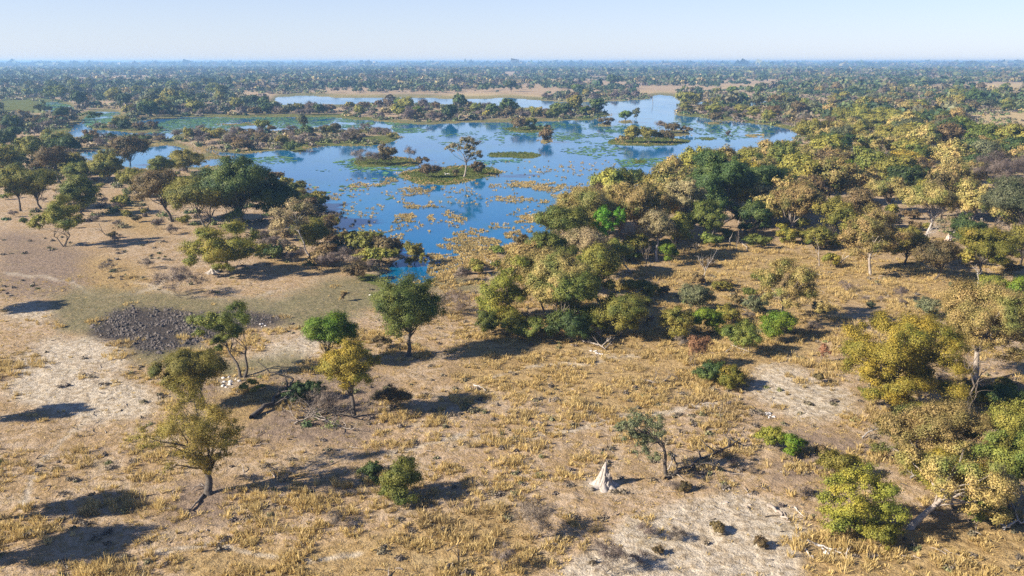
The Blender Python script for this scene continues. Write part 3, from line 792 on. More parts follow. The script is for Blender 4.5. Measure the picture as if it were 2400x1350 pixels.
P_('tan', 2040, 645, 2036, 480, 138, .26, 'tall tan tree with a stout white trunk in the right grassland', r0=.3, bark='pale', fork=.3,
   c=[(2045, 505, 24), (2015, 525, 24), (2070, 520, 24), (2035, 545, 28), (2000, 560, 24), (2085, 550, 22), (2060, 575, 26), (2020, 580, 26), (1990, 590, 18), (2085, 590, 18)])
P_('tan', 2088, 500, 2076, 415, 86, .3, 'tan tree with dark stem left of the white dead-limbed tree')
P_('tan', 2168, 560, 2165, 430, 126, .4, 'golden-tan tree above bleached dead limbs on the right', bark='white')
P_('tan', 2215, 470, 2215, 385, 82, .25, 'orange-tan tree behind the golden-tan one with bleached limbs')
P_('tan', 2290, 500, 2268, 418, 70, .3, 'thin tan tree crown beside the tall bleached dead tree')
P_('t_twig', 2330, 455, 2325, 352, 140, .1, 'large bare purple-grey tree standing out among tan crowns at right')
P_('t_twig', 2400, 440, 2400, 352, 60, .1, 'bare purple-grey tree cut by the right edge')
P_('sage', 2365, 575, 2362, 408, 128, .15, 'big grey-green tree at the right edge above the yellow-olive one', stems=2)
P_('yellowgreen', 2300, 650, 2308, 532, 140, .25, 'yellow-olive round tree over a pale forked trunk at right', flat=.65)
P_('brown', 2190, 655, 2188, 562, 98, .25, 'dark brown-olive tree with a black trunk in the right grassland')
P_('b_yellow', 2325, 690, 2328, 640, 66, .0, 'dense yellow-green bush at the foot of the yellow-olive tree')
P_('b_bright', 2388, 700, 2388, 650, 60, .0, 'dense green bush at the right edge below the yellow-olive tree')
P_('b_sage', 2180, 748, 2180, 698, 62, .1, 'grey thorny bush alone in the right grass, left of the big tan-green tree')
P_('b_twig', 2112, 702, 2112, 670, 42, .2, 'slight bare sapling in the right grassland')
P_('b_twig', 1980, 680, 1980, 658, 56, .0, 'low bare bush in the right grass, below the tall tan tree with white trunk')
P_('b_yellow', 1950, 628, 1950, 592, 44, .1, 'small yellow-green bush beside a curved bleached stump')
P_('b_yellow', 1850, 572, 1842, 532, 56, .0, 'yellow-green bush at the foot of the upright tan tree, left side')
P_('b_yellow', 1915, 575, 1910, 528, 70, .0, 'yellow-green bush at the foot of the upright tan tree, right side')
P_('b_green', 1780, 580, 1775, 545, 70, .0, 'low green bush under the evergreens beside the dead snags')
P_('b_bright', 1570, 622, 1568, 568, 48, .1, 'light green bush right of the slim white trunk')
P_('b_brown', 1660, 625, 1655, 604, 40, .0, 'dark shrub under the white-stemmed dead sapling')
P_('green', 1480, 640, 1440, 560, 70, .3, 'small grey-green tree with slim pale trunk in the wood edge shade', bark='pale')
P_('tan', 1330, 772, 1318, 596, 150, .2, 'broad tan tree filling the middle of the centre thicket', r0=.2)
P_('b_dark', 1340, 800, 1338, 728, 112, .0, 'dark green bush at the right foot of the centre thicket')
P_('b_yellow', 1195, 790, 1195, 725, 80, .0, 'yellow-green bush under the left trees of the centre thicket')
P_('b_olive', 1500, 700, 1500, 655, 80, .0, 'pale olive bush left of the pale open bush in the right clearing')
P_('b_olive', 1700, 760, 1700, 715, 70, .0, 'olive bush between the vivid green bush and the tan clearing tree')
P_('b_tan', 1470, 690, 1470, 650, 60, .0, 'tan bush in the shade left of the pale olive bush')
P_('tan', 1455, 555, 1450, 428, 120, .15, 'tan tree crown between the outermost shore tree and the creeper-covered tree')
P_('olive', 1590, 600, 1585, 500, 80, .15, 'olive tree in the shade right of the pale tan tree')
P_('tan', 1560, 520, 1555, 425, 100, .15, 'tan tree left of the tall pale green tree')
P_('dark', 1760, 555, 1765, 470, 90, .05, 'low dark evergreen filling the gap under the two big evergreens', stems=2)
P_('green', 1650, 570, 1650, 470, 90, .1, 'green tree below the largest dark evergreen', stems=2)
P_('olive', 1950, 560, 1945, 460, 90, .1, 'olive tree right of the upright tan tree')
P_('brown', 2010, 540, 2010, 445, 90, .1, 'brown thinly leaved tree behind the tall tan tree with white trunk')
P_('olive', 2120, 620, 2120, 520, 80, .1, 'olive tree right of the tall tan tree with white trunk')
P_('olive', 2390, 620, 2390, 520, 70, .1, 'olive tree at the right edge behind the yellow-olive one')
P_('dark', 2270, 600, 2265, 500, 80, .05, 'dark tree in shade right of the tall bleached dead tree')
P_('green', 1300, 690, 1288, 540, 112, .15, 'green tree between the centre thicket and the right wood')
P_('olive', 1405, 715, 1400, 575, 105, .15, 'olive tree just behind the green right end of the centre thicket')
P_('tan', 1240, 690, 1236, 560, 100, .15, 'tan tree behind the yellow-green end of the centre thicket')
P_('b_green', 1400, 780, 1395, 720, 80, .0, 'green bush joining the centre thicket to the crooked bare dead tree')
P_('tan', 1700, 402, 1695, 348, 90, .1, 'low tan tree on the lagoon edge above the largest dark evergreen')
P_('tan', 1815, 396, 1812, 331, 100, .1, 'rounded tan tree near the east end of the lagoon')
P_('olive', 1760, 408, 1757, 354, 80, .1, 'olive tree at the lagoon edge left of the rounded tan tree')
P_('olive', 1905, 345, 1900, 280, 80, .1, 'large olive tree right at the east end of the lagoon')
P_('tan', 1885, 400, 1880, 340, 84, .1, 'tan tree right of the rounded tan one near the east end of the lagoon')
P_('golden', 2240, 1190, 2215, 1050, 170, .12, 'golden tree filling the gap behind the tree on the leaning pale trunk', r0=.2)
P_('olive', 2385, 1110, 2380, 930, 140, .1, 'olive tree at the right edge above the tall dense green tree', stems=2)
P_('b_dark', 2365, 965, 2365, 900, 120, .0, 'wide dark bush in the shade right of the bare grey trunk')
P_('b_olive', 2180, 1010, 2180, 940, 90, .0, 'olive bush left of the pinkish termite mound')
P_('b_olive', 1960, 1120, 1965, 1060, 90, .0, 'thin olive bush above the rounded yellow-green tree')
P_('b_yellow', 2060, 1280, 2060, 1220, 90, .0, 'low yellow-green bush right at the foot of the rounded yellow-green tree')
# left woods
P_('olive', 485, 535, 480, 400, 150, .08, 'big sunlit olive tree on the left flank of the lagoon-side grove', stems=2)
P_('dark', 575, 530, 565, 362, 160, .05, 'largest dark tree of the lagoon-side grove at left', stems=2, r0=.4)
P_('dark', 650, 525, 645, 418, 110, .03, 'dark dense tree at the water end of the lagoon-side grove', stems=2)
P_('brown', 405, 520, 372, 398, 108, .3, 'brownish tree on a slanting dark trunk left of the lagoon-side grove')
P_('olive', 335, 470, 320, 388, 70, .2, 'small olive tree left of the slanting brownish tree')
P_('green', 196, 505, 195, 412, 82, .12, 'upright green tree alone left of the lagoon-side grove')
P_('olive', 97, 490, 94, 394, 88, .3, 'rounded olive tree behind the spreading three-stemmed tree')
P_('olive', 48, 495, 38, 395, 78, .3, 'olive tree with a dark trunk at the far left edge')
P_('brown', 305, 388, 307, 320, 86, .1, 'round brown-olive tree standing before the left pond')
P_('olive', 440, 405, 437, 350, 86, .1, 'olive tree in front of the pond, behind the lagoon-side grove')
P_('brown', 138, 425, 122, 345, 82, .3, 'brown-olive tree with a slim trunk in the left wood')
P_('olive', 80, 385, 78, 316, 66, .1, 'low olive tree near the left edge, behind the brown-olive one')
P_('dark', 160, 375, 152, 318, 84, .15, 'dark flat-topped tree in the left wood beside the pond')
P_('dark', 15, 355, 15, 304, 56, .1, 'dark tree cut by the left edge below the marsh')
P_('green', 28, 400, 30, 356, 62, .05, 'green tree at the left edge in front of the dark one')
P_('dark', 228, 304, 220, 260, 48, .5, 'flat-topped umbrella tree with a thin trunk in the left marsh', flat=.4, fork=.55, r0=.18,
   c=[(207, 268, 9), (220, 266, 10), (234, 268, 9), (225, 274, 8)])
P_('dark', 350, 278, 350, 234, 50, .1, 'dark green tree on the near shore of the left marsh')
P_('dark', 292, 306, 292, 281, 32, .1, 'small dark tree just right of the flat-topped umbrella tree')
P_('green', 613, 312, 614, 279, 36, .2, 'small round green tree on the long scrub island')
P_('sage', 712, 314, 710, 267, 26, .45, 'slender pale tree with thin stems on the long scrub island')
P_('b_dark', 688, 355, 688, 330, 48, .0, 'dark domed bush at the near shore of the long scrub island')
# islands in the lagoon
LONE = P_('pale', 1087, 415, 1088, 322, 98, .35, 'tall gnarled tree with forked pale trunk on the small round islet in the lagoon', fork=.35, r0=.34, bark='pale', cover=1.5,
   c=[(1052, 345, 9), (1066, 340, 9), (1078, 350, 7), (1090, 330, 11), (1105, 330, 11), (1116, 340, 10), (1108, 352, 10), (1120, 358, 9), (1103, 366, 8), (1125, 368, 6), (1098, 345, 9), (1060, 355, 6), (1095, 358, 7), (1110, 375, 6)], dbl=False)
P_('b_brown', 1010, 416, 1008, 382, 52, .0, 'brown bush on the left end of the round islet under the gnarled tree')
P_('b_brown', 992, 388, 990, 366, 34, .1, 'small spreading bush at the back of the round islet')
P_('b_brown', 1122, 408, 1120, 378, 36, .0, 'brown bush on the right end of the round islet under the gnarled tree')
P_('b_brown', 1068, 412, 1068, 396, 18, .0, 'tiny bush beside white sand on the round islet')
P_('b_twig', 842, 384, 842, 345, 44, .0, 'purple-brown bare bush, left one on the islet left of the gnarled tree')
P_('b_twig', 878, 386, 878, 350, 50, .0, 'purple-brown bush in the middle of the islet left of the gnarled tree')
P_('b_brown', 908, 384, 908, 336, 52, .0, 'tall dark brown bush on the islet left of the gnarled tree')
P_('b_twig', 960, 376, 960, 343, 34, .1, 'small bare tree at the right tip of the islet left of the gnarled tree')
P_('b_tan', 1462, 334, 1458, 318, 44, .0, 'tan reedy bush at the left tip of the right-hand lagoon island')
P_('olive', 1485, 334, 1482, 293, 40, .15, 'small olive tree on the right-hand lagoon island')
P_('b_olive', 1520, 335, 1520, 297, 50, .0, 'olive-brown bush in the middle of the right-hand lagoon island')
P_('b_brown', 1556, 334, 1556, 306, 48, .0, 'dark brown bush at the right end of the right-hand lagoon island')
P_('b_twig', 1545, 312, 1548, 282, 34, .1, 'bare bush behind the right-hand lagoon island, left of two')
P_('b_brown', 1575, 312, 1575, 285, 36, .0, 'brown bush behind the right-hand lagoon island, right of two')
P_('b_brown', 1612, 312, 1610, 295, 34, .0, 'low brown bush on the rightmost spit behind the right-hand lagoon island')
P_('b_brown', 1215, 304, 1215, 276, 50, .0, 'brown bush on the left of the small central island')
P_('b_olive', 1245, 303, 1245, 275, 34, .0, 'olive bush in the middle of the small central island')
P_('b_brown', 1275, 303, 1278, 292, 32, .0, 'low dark bush on the right tip of the small central island')
P_('b_brown', 1282, 333, 1282, 303, 40, .0, 'brown bush alone on a tiny islet in mid lagoon')
P_('b_brown', 1419, 293, 1418, 275, 44, .0, 'rounded brown bush alone on a tiny islet right of centre')
P_('bright', 1466, 287, 1464, 259, 34, .3, 'small bright green tree on its own islet in the far lagoon')
P_('b_sage', 1490, 279, 1490, 253, 22, .0, 'small grey bush right beside the bright green islet tree')
P_('b_twig', 1707, 320, 1707, 306, 12, .2, 'tiny bare shrub standing in the right-hand water')
P_('brown', 1675, 288, 1676, 264, 32, .1, 'small brown tree at the north shore of the right-hand water')
P_('olive', 1350, 270, 1350, 222, 40, .2, 'tall olive tree on the tip of the wooded spit in the far lagoon')
P_('olive', 1605, 250, 1606, 214, 46, .25, 'olive tree at the far end of the lagoon, right of the open channel')
P_('dark', 2285, 248, 2286, 207, 48, .05, 'dark green round tree near the right horizon')
P_('bright', 1716, 222, 1716, 202, 26, .1, 'bright green tree beyond the far ponds')
P_('bright', 1348, 217, 1348, 196, 28, .1, 'bright green tree behind the far scrub spit')
P_('dark', 1440, 200, 1441, 173, 38, .1, 'tall dark evergreen beyond the far sand bar')
P_('dark', 1070, 196, 1070, 176, 30, .1, 'dark green tree beyond the far sand bar, left of two dark ones')
P_('dark', 1198, 215, 1198, 190, 32, .15, 'dark tree right at the edge of the far sand bar')

# creeper-covered tree: columns of vivid leaves
CREEP = P_('bright', 1428, 618, 1425, 484, 84, .3, 'tree smothered in vivid green creeper among tan crowns', flat=1.0, cover=2.0,
   c=[(1408, 495, 11), (1402, 512, 10), (1415, 520, 10), (1420, 505, 9), (1410, 538, 10), (1425, 530, 9), (1445, 505, 9), (1452, 495, 8), (1440, 520, 8), (1455, 515, 8), (1395, 525, 8), (1418, 545, 8)], fork=.5)
for ch in CREEP.children:
    if ch.name.startswith('crown'): ch.data.materials[0] = M['ivy']

# trees just outside the frame that throw the long shadows on the left
P_('olive', -130, 1330, -130, 1120, 190, .25, 'olive tree just beyond the left edge shading the bottom corner')
P_('olive', -70, 1230, -60, 1040, 150, .25, 'olive tree beyond the left edge above the bottom corner')
P_('olive', -60, 985, -60, 860, 110, .25, 'olive tree beyond the left edge beside the grassy slope')
P_('olive', -50, 730, -50, 630, 110, .2, 'olive tree beyond the left edge beside the white sand patch')

# ------------------------------------------------------------------ dead trees, logs, mounds
termite_mound(1416, 1142, 1082, 62, 'tall white cathedral termite mound alone on the foreground grass', M['clay'], 3, ((0, 0, 1, .5), (-.3, -.1, .62, .34), (.28, -.2, .58, .34), (.1, .3, .7, .36), (-.08, -.4, .5, .34), (.48, .05, .36, .3), (-.52, -.05, .34, .28), (.2, -.5, .3, .26), (-.3, -.45, .26, .24)))
termite_mound(500, 642, 622, 40, 'small pale termite mound at the foot of the umbrella-shaped tree', M['clay'], 5, ((0, 0, 1, .5), (.4, .1, .6, .35)))
termite_mound(2247, 1006, 970, 24, 'pinkish broken termite mound beside a bare grey trunk at right', M['clay2'], 7, ((0, 0, 1, .75), (-.35, .1, .7, .5), (.3, 0, .5, .5)), .5)
termite_mound(2222, 568, 545, 20, 'pale termite mound against the tall bleached dead tree', M['clay2'], 9, ((0, 0, 1, .75), (.3, 0, .8, .5)), .5)
dead_tree(2228, 566, 455, 'tall bleached dead tree with spreading limbs among the right wood', (.25, .1), 4, r=.022, L=.42, kids=(3, 5))
dead_tree(2265, 1003, 838, 'tall bare grey trunk with few side branches beside the pinkish mound', (.05, 0), 3, 'grey', r=.018, L=.62, spread=.6, kids=(2, 4))
dead_tree(1562, 1105, 1035, 'thin bare white dead sapling right of the leaning grey-green tree', (.35, 0), 3, r=.014, L=.55, spread=.4)
dead_tree(1076, 1322, 1258, 'small black burnt-looking sapling at the bottom edge', (0, 0), 3, 'dark', r=.02, L=.6, spread=.35)
dead_tree(1410, 800, 738, 'crooked bare dead tree with looping limbs before the brown-olive tree', (-.3, 0), 4, 'pale', r=.022, L=.42, spread=.8, kids=(3, 5))
dead_tree(1653, 668, 598, 'white-stemmed half-dead sapling at the edge of the right clearing', (-.05, 0), 3, r=.016, L=.6, spread=.6, kids=(3, 5))
dead_tree(1660, 580, 548, 'short white curved snag in the evergreen shade, leftmost of three', (.3, 0), 1, r=.025, L=.9, spread=.3, kids=(1, 2))
dead_tree(1708, 580, 545, 'twisted white snag in the evergreen shade, middle of three', (.15, 0), 2, r=.03, L=.7, spread=.4, kids=(1, 3))
dead_tree(1722, 590, 538, 'thin forked grey snag in the evergreen shade, rightmost of three', (.2, 0), 2, 'grey', r=.016, L=.6, spread=.35, kids=(2, 4))
dead_tree(1920, 625, 560, 'forked pale dead sapling in the right grassland', (-.1, 0), 2, 'pale', r=.02, L=.6, spread=.45, kids=(3, 5))
dead_tree(1960, 625, 594, 'curved bleached stump leaning right beside a small yellow-green bush', (1.0, 0), 1, r=.05, L=1.3, spread=.3, kids=(1, 2))
dead_tree(2292, 672, 610, 'pale forked dead trunk under the yellow-olive tree', (-.15, 0), 3, r=.022, L=.55, spread=.5, kids=(2, 4))
dead_tree(2172, 570, 505, 'bleached gnarled dead tree with drooping limbs under the golden-tan crown', (-.1, 0), 4, r=.024, L=.42, spread=.9, kids=(3, 5))
dead_tree(1512, 655, 575, 'grey dead tree standing in shade at the wood edge', (0, 0), 3, 'grey', r=.016, L=.55, spread=.5)
dead_tree(250, 555, 500, 'small bare dead tree leaning left on the bare left slope', (-.5, 0), 3, 'grey', r=.018, L=.6, spread=.5)
dead_tree(748, 905, 858, 'thin pale crooked dead sapling left of the golden tree', (-.1, 0), 2, 'pale', r=.015, L=.7, spread=.35, kids=(1, 3))
dead_tree(672, 905, 875, 'small bare forked twig tree behind the fallen dark trunk', (.2, 0), 2, 'grey', r=.02, L=.6, spread=.4)
dead_tree(1686, 1000, 945, 'thin grey broken sapling in the right foreground grass', (.05, 0), 2, 'grey', r=.014, L=.8, spread=.45)
dead_tree(1818, 1025, 1005, 'short dark stump behind the thin light green bushes', (.1, 0), 1, 'dark', r=.07, L=.9, spread=.3, kids=(1, 2), name='stump', cat='stump')
dead_tree(305, 708, 696, 'tiny black stump on the green-grey lawn at left', (.1, 0), 1, 'dark', r=.1, L=.9, spread=.3, kids=(1, 2), name='stump', cat='stump')
dead_tree(2285, 1250, 1225, 'thin pale stick in the grass under the shaded green bush', (.1, 0), 1, 'pale', r=.02, L=.9, kids=(1, 3))
dead_tree(1530, 245, 220, 'thin snag in the far channel water', (0, 0), 1, 'grey', r=.02, L=.8)
lying('dead_branches', [(690, 1000), (730, 990, .5), (780, 1005, .4), (820, 1015, .2)], .11, 'big tangle of bleached dead branches below the golden tree', 'pale', 4, (18, 24), 4, spread=.9, stub=.33)
lying('dead_branches', [(700, 985), (760, 975, .4), (830, 990, .3)], .14, 'dark tangle of fallen branches behind the bleached tangle', 'dark', 4, (18, 24), 14, spread=.9, stub=.36)
lying('fallen_log', [(590, 988), (630, 962, .3), (670, 938, .8), (690, 920, 1.2)], .32, 'fallen dark trunk propped up at one end, left of the dead tangle', 'dark', 2, (3, 5), 5)
lying('fallen_log', [(1560, 1130), (1610, 1108, .2), (1650, 1085, .2), (1700, 1066, .2), (1732, 1050, .5)], .2, 'dark fallen tree with broken limbs right of the termite mound', 'dark', 3, (7, 10), 6, stub=.17, lift=-.05)
lying('fallen_branch', [(477, 1167), (462, 1190, .1), (440, 1208), (412, 1228)], .12, 'dark dead branch on the ground below the feathery vase-shaped tree', 'grey', 1, (1, 3), 7)
lying('fallen_branch', [(490, 1150), (470, 1150, .3), (450, 1160, .1)], .09, 'pale broken branch at the foot of the feathery vase-shaped tree', 'pale', 2, (2, 4), 8)
lying('fallen_log', [(1360, 800), (1395, 815, .2), (1420, 828, .2), (1440, 805, .5)], .16, 'pale dead limbs lying below the crooked bare dead tree', 'pale', 3, (4, 7), 9)
lying('fallen_log', [(1500, 895), (1530, 905, .2), (1555, 905, .2), (1600, 893)], .14, 'grey fallen branch pile in the middle of the right clearing', 'grey', 3, (5, 8), 10)
lying('fallen_log', [(1884, 638), (1900, 641, .1), (1922, 648)], .2, 'bleached log lying in the right grassland', 'white', 1, (1, 2), 11)
lying('fallen_branch', [(2125, 1188, 2.4), (2160, 1182, 2.6), (2190, 1200, 1.8), (2215, 1215, 1.0)], .1, 'drooping bleached branch hanging right of the leaning pale trunk', 'white', 2, (2, 4), 12)
lying('fallen_log', [(1875, 1290), (1890, 1300), (1905, 1318)], .12, 'short bleached log, left of the white sticks at the bottom right', 'white', 0, (0, 1), 13)
lying('fallen_branch', [(1910, 1285), (1950, 1300, .1), (1985, 1320)], .12, 'white sticks on the ground beside the shaded hollow at bottom right', 'white', 2, (3, 5), 15)
lying('fallen_log', [(1800, 1195), (1820, 1205), (1838, 1220), (1852, 1232)], .2, 'grey half-buried log along the edge of the pale earth', 'pale', 1, (1, 3), 16)
lying('fallen_branch', [(1862, 1196), (1875, 1210), (1888, 1222)], .08, 'short bleached stick right of the half-buried log', 'white', 0, (0, 1), 17)
lying('fallen_branch', [(2020, 1030), (2045, 1022, .4), (2075, 1020, .6)], .1, 'bleached twisted branch poking out left of the wide tan tree', 'white', 2, (2, 4), 18)
lying('fallen_branch', [(2350, 1250), (2375, 1240, .4), (2400, 1245, .5)], .14, 'bleached gnarled root at the right edge in the shade', 'white', 2, (3, 5), 19)
lying('fallen_branch', [(1700, 833), (1720, 820, .2), (1760, 832, .1)], .09, 'white dead roots under the low round tree-like bush', 'white', 2, (2, 4), 20)
lying('fallen_branch', [(1110, 908), (1122, 915, .2), (1140, 922)], .12, 'short bleached branch in the clearing shadow', 'white', 1, (1, 3), 21)
lying('fallen_log', [(1738, 570), (1748, 582), (1752, 592)], .18, 'pale leaning log beside the three snags', 'pale', 1, (1, 3), 22)
lying('fallen_branch', [(1140, 615), (1155, 625, .3), (1165, 632, .1)], .14, 'bleached branch in the reeds left of the right wood', 'white', 2, (2, 4), 23)

def rocks(bx, by, w, hgt, n, label, mat, seed, group):
    X, Y = map(float, G(bx, by)); m = mpp(Y); rng = np.random.default_rng(seed)
    for k in range(n):
        cx, cy = X + rng.normal(0, .28) * w * m, Y + rng.normal(0, .5) * w * m; s = rng.uniform(.3, 1.0) * hgt
        NT, NZ = 9, 5; th = np.arange(NT) * 2 * math.pi / NT; t = np.linspace(-.3, 1, NZ)
        R = np.sqrt(np.clip(1 - (t * .95) ** 2, 0, 1))[:, None] * rng.uniform(.5, 1.4, NT)[None] * rng.uniform(.8, 1.2, (NZ, NT)) * s
        V = np.stack([R * np.cos(th), R * np.sin(th), np.repeat(t[:, None] * s * .55, NT, 1) + rng.normal(0, .08 * s, (NZ, NT))], -1).reshape(-1, 3)
        i, j = np.meshgrid(np.arange(NZ - 1), np.arange(NT), indexing='ij'); top = len(V) - NT
        parts = [(V, np.stack([i * NT + j, i * NT + (j + 1) % NT, (i + 1) * NT + (j + 1) % NT, (i + 1) * NT + j], -1).reshape(-1, 4), 0, None), (V, np.array([[top, top + q, top + q + 1] for q in range(1, NT - 1)]), 0, None)]
        tag(link('rock', build_mesh('rock', parts, [mat]), None, (cx, cy, float(gz(cx, cy)))), label, 'rock', group)
M['chalk'] = wood_mat('white calcrete', (.40, .37, .34), (.60, .57, .53), 2)
rocks(528, 905, 46, .35, 14, 'one of the white rocks between the olive tree and the slender two-stemmed tree', M['chalk'], 1, 'scatter of white rocks between the olive tree and the slender two-stemmed tree')
rocks(1402, 830, 30, .22, 9, 'one of the white rubble stones under the pale dead limbs', M['chalk'], 2, 'white rubble under the pale dead limbs')
rocks(2125, 1090, 16, .4, 4, 'one of the white rocks beside the short pale trunk at lower right', M['chalk'], 3, 'white rock beside the short pale trunk at lower right')
rocks(872, 695, 16, .3, 5, 'one of the white rocks left of the large round green tree top', M['chalk'], 4, 'white rocks left of the large round green tree top')
rocks(1803, 975, 22, .4, 5, 'one of the white clods in front of the pale sand patch', M['chalk'], 5, 'white clods in front of the pale sand patch')
rocks(1945, 1298, 26, .3, 6, 'one of the bone-white rocks in the shaded hollow at bottom right', M['chalk'], 6, 'white bones of rock in the shaded hollow at bottom right')
rocks(1720, 1155, 90, .2, 14, 'one of the grey-white clods strewn on the pale earth', M['clay'], 8, 'grey-white clods strewn on the pale earth')
rocks(615, 765, 20, .3, 5, 'one of the white stones at the right end of the dark mud patch', M['chalk'], 9, 'white stones at the right end of the dark mud patch')
rocks(1052, 410, 20, .7, 6, 'one of the white sand lumps on the round islet', M['chalk'], 10, 'white sand heap on the round islet')

# ------------------------------------------------------------------ trees and bushes of the middle distance, scattered where the photo has them
PROTO = {}
def proto(kind, variant, far):
    key = (kind, variant, far)
    if key not in PROTO:
        bush = kind.startswith('b_')
        w, h, cb = ((3.2, 2.4, 0) if bush else (9.0, 9.0, .04 + .07 * (variant % 3)))
        PROTO[key] = (None, (w, h), plant_mesh(kind, w, h, cb, 0, 900 + 37 * variant + len(kind) * 101, (.7 if far else .34) * (.62 if bush else 1), cover=1.8, stems=1 + variant % 2))
    return PROTO[key]

srng = np.random.default_rng(77)
def scatter(name, poly, n, mix, tree_w=(6, 12), bush_w=(2.5, 5), gap=.75, far=False, tries=60, ratio=(.75, 1.05), wmax=.25):
    xs = [p[0] for p in poly]; ys = [p[1] for p in poly]
    kinds = list(mix); wt = np.array([mix[k] for k in kinds], float); wt /= wt.sum()
    made = 0
    for _ in range(n * tries):
        if made >= n: break
        px = srng.uniform(min(xs), max(xs)); py = srng.uniform(min(ys), max(ys))
        if not in_poly(np.array([px]), np.array([py]), poly)[0]: continue
        i, j = grid_ij(px, py)
        if Wm[i, j] > wmax: continue
        kind = kinds[srng.choice(len(kinds), p=wt)]
        bush = kind.startswith('b_')
        X, Y = map(float, G(px, py)); m = mpp(Y)
        w = srng.uniform(*(bush_w if bush else tree_w)) ; wp = w / m
        fs = H / math.hypot(X, Y)
        if any(abs(px - q[0]) < gap * .5 * (wp + q[2]) and abs(py - q[1]) < gap * .5 * (wp + q[2]) * max(fs * 1.2, .16) for q in PLACED): continue
        h = w * srng.uniform(*ratio) * (.75 if bush else 1)
        src, (pw, ph), parts = proto(kind, int(srng.integers(4)), far)
        z = float(gz(X, Y))
        sc_ = (w / pw * srng.uniform(.9, 1.1), w / pw * srng.uniform(.9, 1.1), h / ph)
        rz = srng.uniform(0, 6.28)
        if src is None:
            root = add_plant(kind, (X, Y, z), parts, None, None, rz, sc_)
            for k_, v_ in list(PROTO.items()):
                if v_[2] is parts: PROTO[k_] = (root, (pw, ph), parts)
        else: root = copy_plant(src, (X, Y, z), rz, sc_)
        root['_region'] = name
        record(root, kind, px, py, wp, h); made += 1
    return made

TANMIX = {'tan': .32, 'olive': .26, 'golden': .07, 'dark': .07, 'green': .12, 'sage': .1, 'brown': .05, 'b_olive': .1, 'b_green': .08}
scatter('right wood', [(1930, 330), (1970, 285), (2250, 262), (2255, 340), (2400, 345), (2400, 440), (2060, 470), (1900, 440), (1920, 380)], 95, TANMIX, (9, 15), (3, 6), .48)
scatter('right wood interior', [(1300, 560), (1450, 470), (1560, 440), (1650, 410), (1780, 390), (1900, 440), (2100, 480), (2400, 480), (2400, 560), (2150, 520), (1950, 510), (1800, 540), (1640, 530), (1500, 580), (1330, 610)], 26, {'tan': .5, 'olive': .25, 'golden': .12, 'green': .1, 'brown': .1}, (8, 13), (3, 6), .42, False, 60, (.9, 1.2))
scatter('right wood edge', [(1650, 400), (1760, 372), (1830, 385), (1900, 430), (1860, 460), (1700, 420), (1640, 440), (1500, 470), (1560, 440)], 12, {'tan': .6, 'olive': .3, 'golden': .2}, (6, 9), (3, 5), .5, False, 60, (.6, .8))
scatter('right wood floor', [(1290, 640), (1450, 575), (1640, 560), (1900, 530), (2120, 500), (2260, 590), (2400, 600), (2400, 650), (2230, 640), (2150, 600), (1950, 590), (1700, 575), (1560, 640), (1400, 660), (1300, 660)], 42,
        {'b_olive': .25, 'b_green': .25, 'b_yellow': .2, 'b_brown': .15, 'b_twig': .2, 'olive': .12}, (5, 8), (2.5, 5), .6)
scatter('far right wood', [(1575, 262), (1640, 268), (1740, 262), (1900, 275), (2400, 262), (2400, 214), (1830, 206), (1600, 218), (1590, 240)], 105,
        {'green': .16, 'olive': .2, 'sage': .22, 'tan': .12, 'dark': .12, 'brown': .08, 'b_twig': .1, 'b_sage': .1}, (7, 13), (4, 8), .55, True)
scatter('northeast shore', [(1600, 268), (1700, 277), (1790, 290), (1868, 300), (1890, 290), (1800, 272), (1700, 262), (1590, 258)], 34, {'b_brown': .35, 'b_twig': .3, 'b_sage': .15, 'b_yellow': .1, 'olive': .15, 'brown': .1}, (8, 11), (5, 9), .5)
scatter('wooded spit', [(770, 262), (800, 250), (900, 246), (1000, 248), (1160, 256), (1290, 262), (1400, 264), (1430, 267), (1380, 278), (1250, 280), (1100, 283), (990, 286), (900, 281), (800, 272)], 78,
        {'b_twig': .28, 'b_brown': .25, 'b_sage': .12, 'b_olive': .12, 'b_bright': .05, 'dark': .08, 'olive': .08, 'green': .06}, (8, 13), (5, 10), .5, True)
scatter('long scrub island', LAND[0], 56, {'b_twig': .45, 'b_brown': .35, 'b_olive': .1, 'b_dark': .06}, (6, 9), (4.5, 8), .5)
scatter('left marsh bank', [(0, 268), (80, 276), (185, 284), (196, 294), (120, 304), (0, 318)], 34, {'b_twig': .4, 'b_brown': .25, 'b_sage': .2, 'b_dark': .1, 'dark': .05}, (8, 12), (5, 9), .5)
scatter('marsh promontory', [(285, 272), (345, 266), (400, 262), (560, 268), (640, 262), (770, 262), (780, 270), (560, 273), (430, 272), (345, 284), (305, 292)], 44, {'b_twig': .35, 'b_brown': .25, 'b_sage': .15, 'dark': .1, 'olive': .1, 'green': .06}, (8, 13), (6, 10), .5, True)
scatter('marsh islets', [(205, 296), (285, 291), (345, 298), (395, 306), (330, 312), (240, 305)], 10, {'b_twig': .4, 'b_brown': .3, 'b_olive': .2, 'olive': .1}, (6, 9), (4, 8), .5, False, 60, (.75, 1.05), .5)
scatter('far left wood', [(0, 226), (0, 200), (640, 200), (640, 214), (570, 214), (560, 236), (640, 240), (640, 258), (380, 262), (285, 258), (190, 256), (175, 240)], 66, {'dark': .3, 'green': .2, 'olive': .12, 'sage': .18, 'b_twig': .15, 'b_brown': .08}, (10, 17), (6, 10), .5, True)
scatter('left wood', [(0, 330), (180, 345), (190, 400), (260, 412), (420, 410), (300, 440), (100, 430), (0, 420)], 40, {'b_olive': .2, 'b_brown': .25, 'b_dark': .1, 'olive': .3, 'brown': .12, 'green': .12, 'dark': .08, 'b_twig': .12}, (7, 11), (3, 5.5), .5)
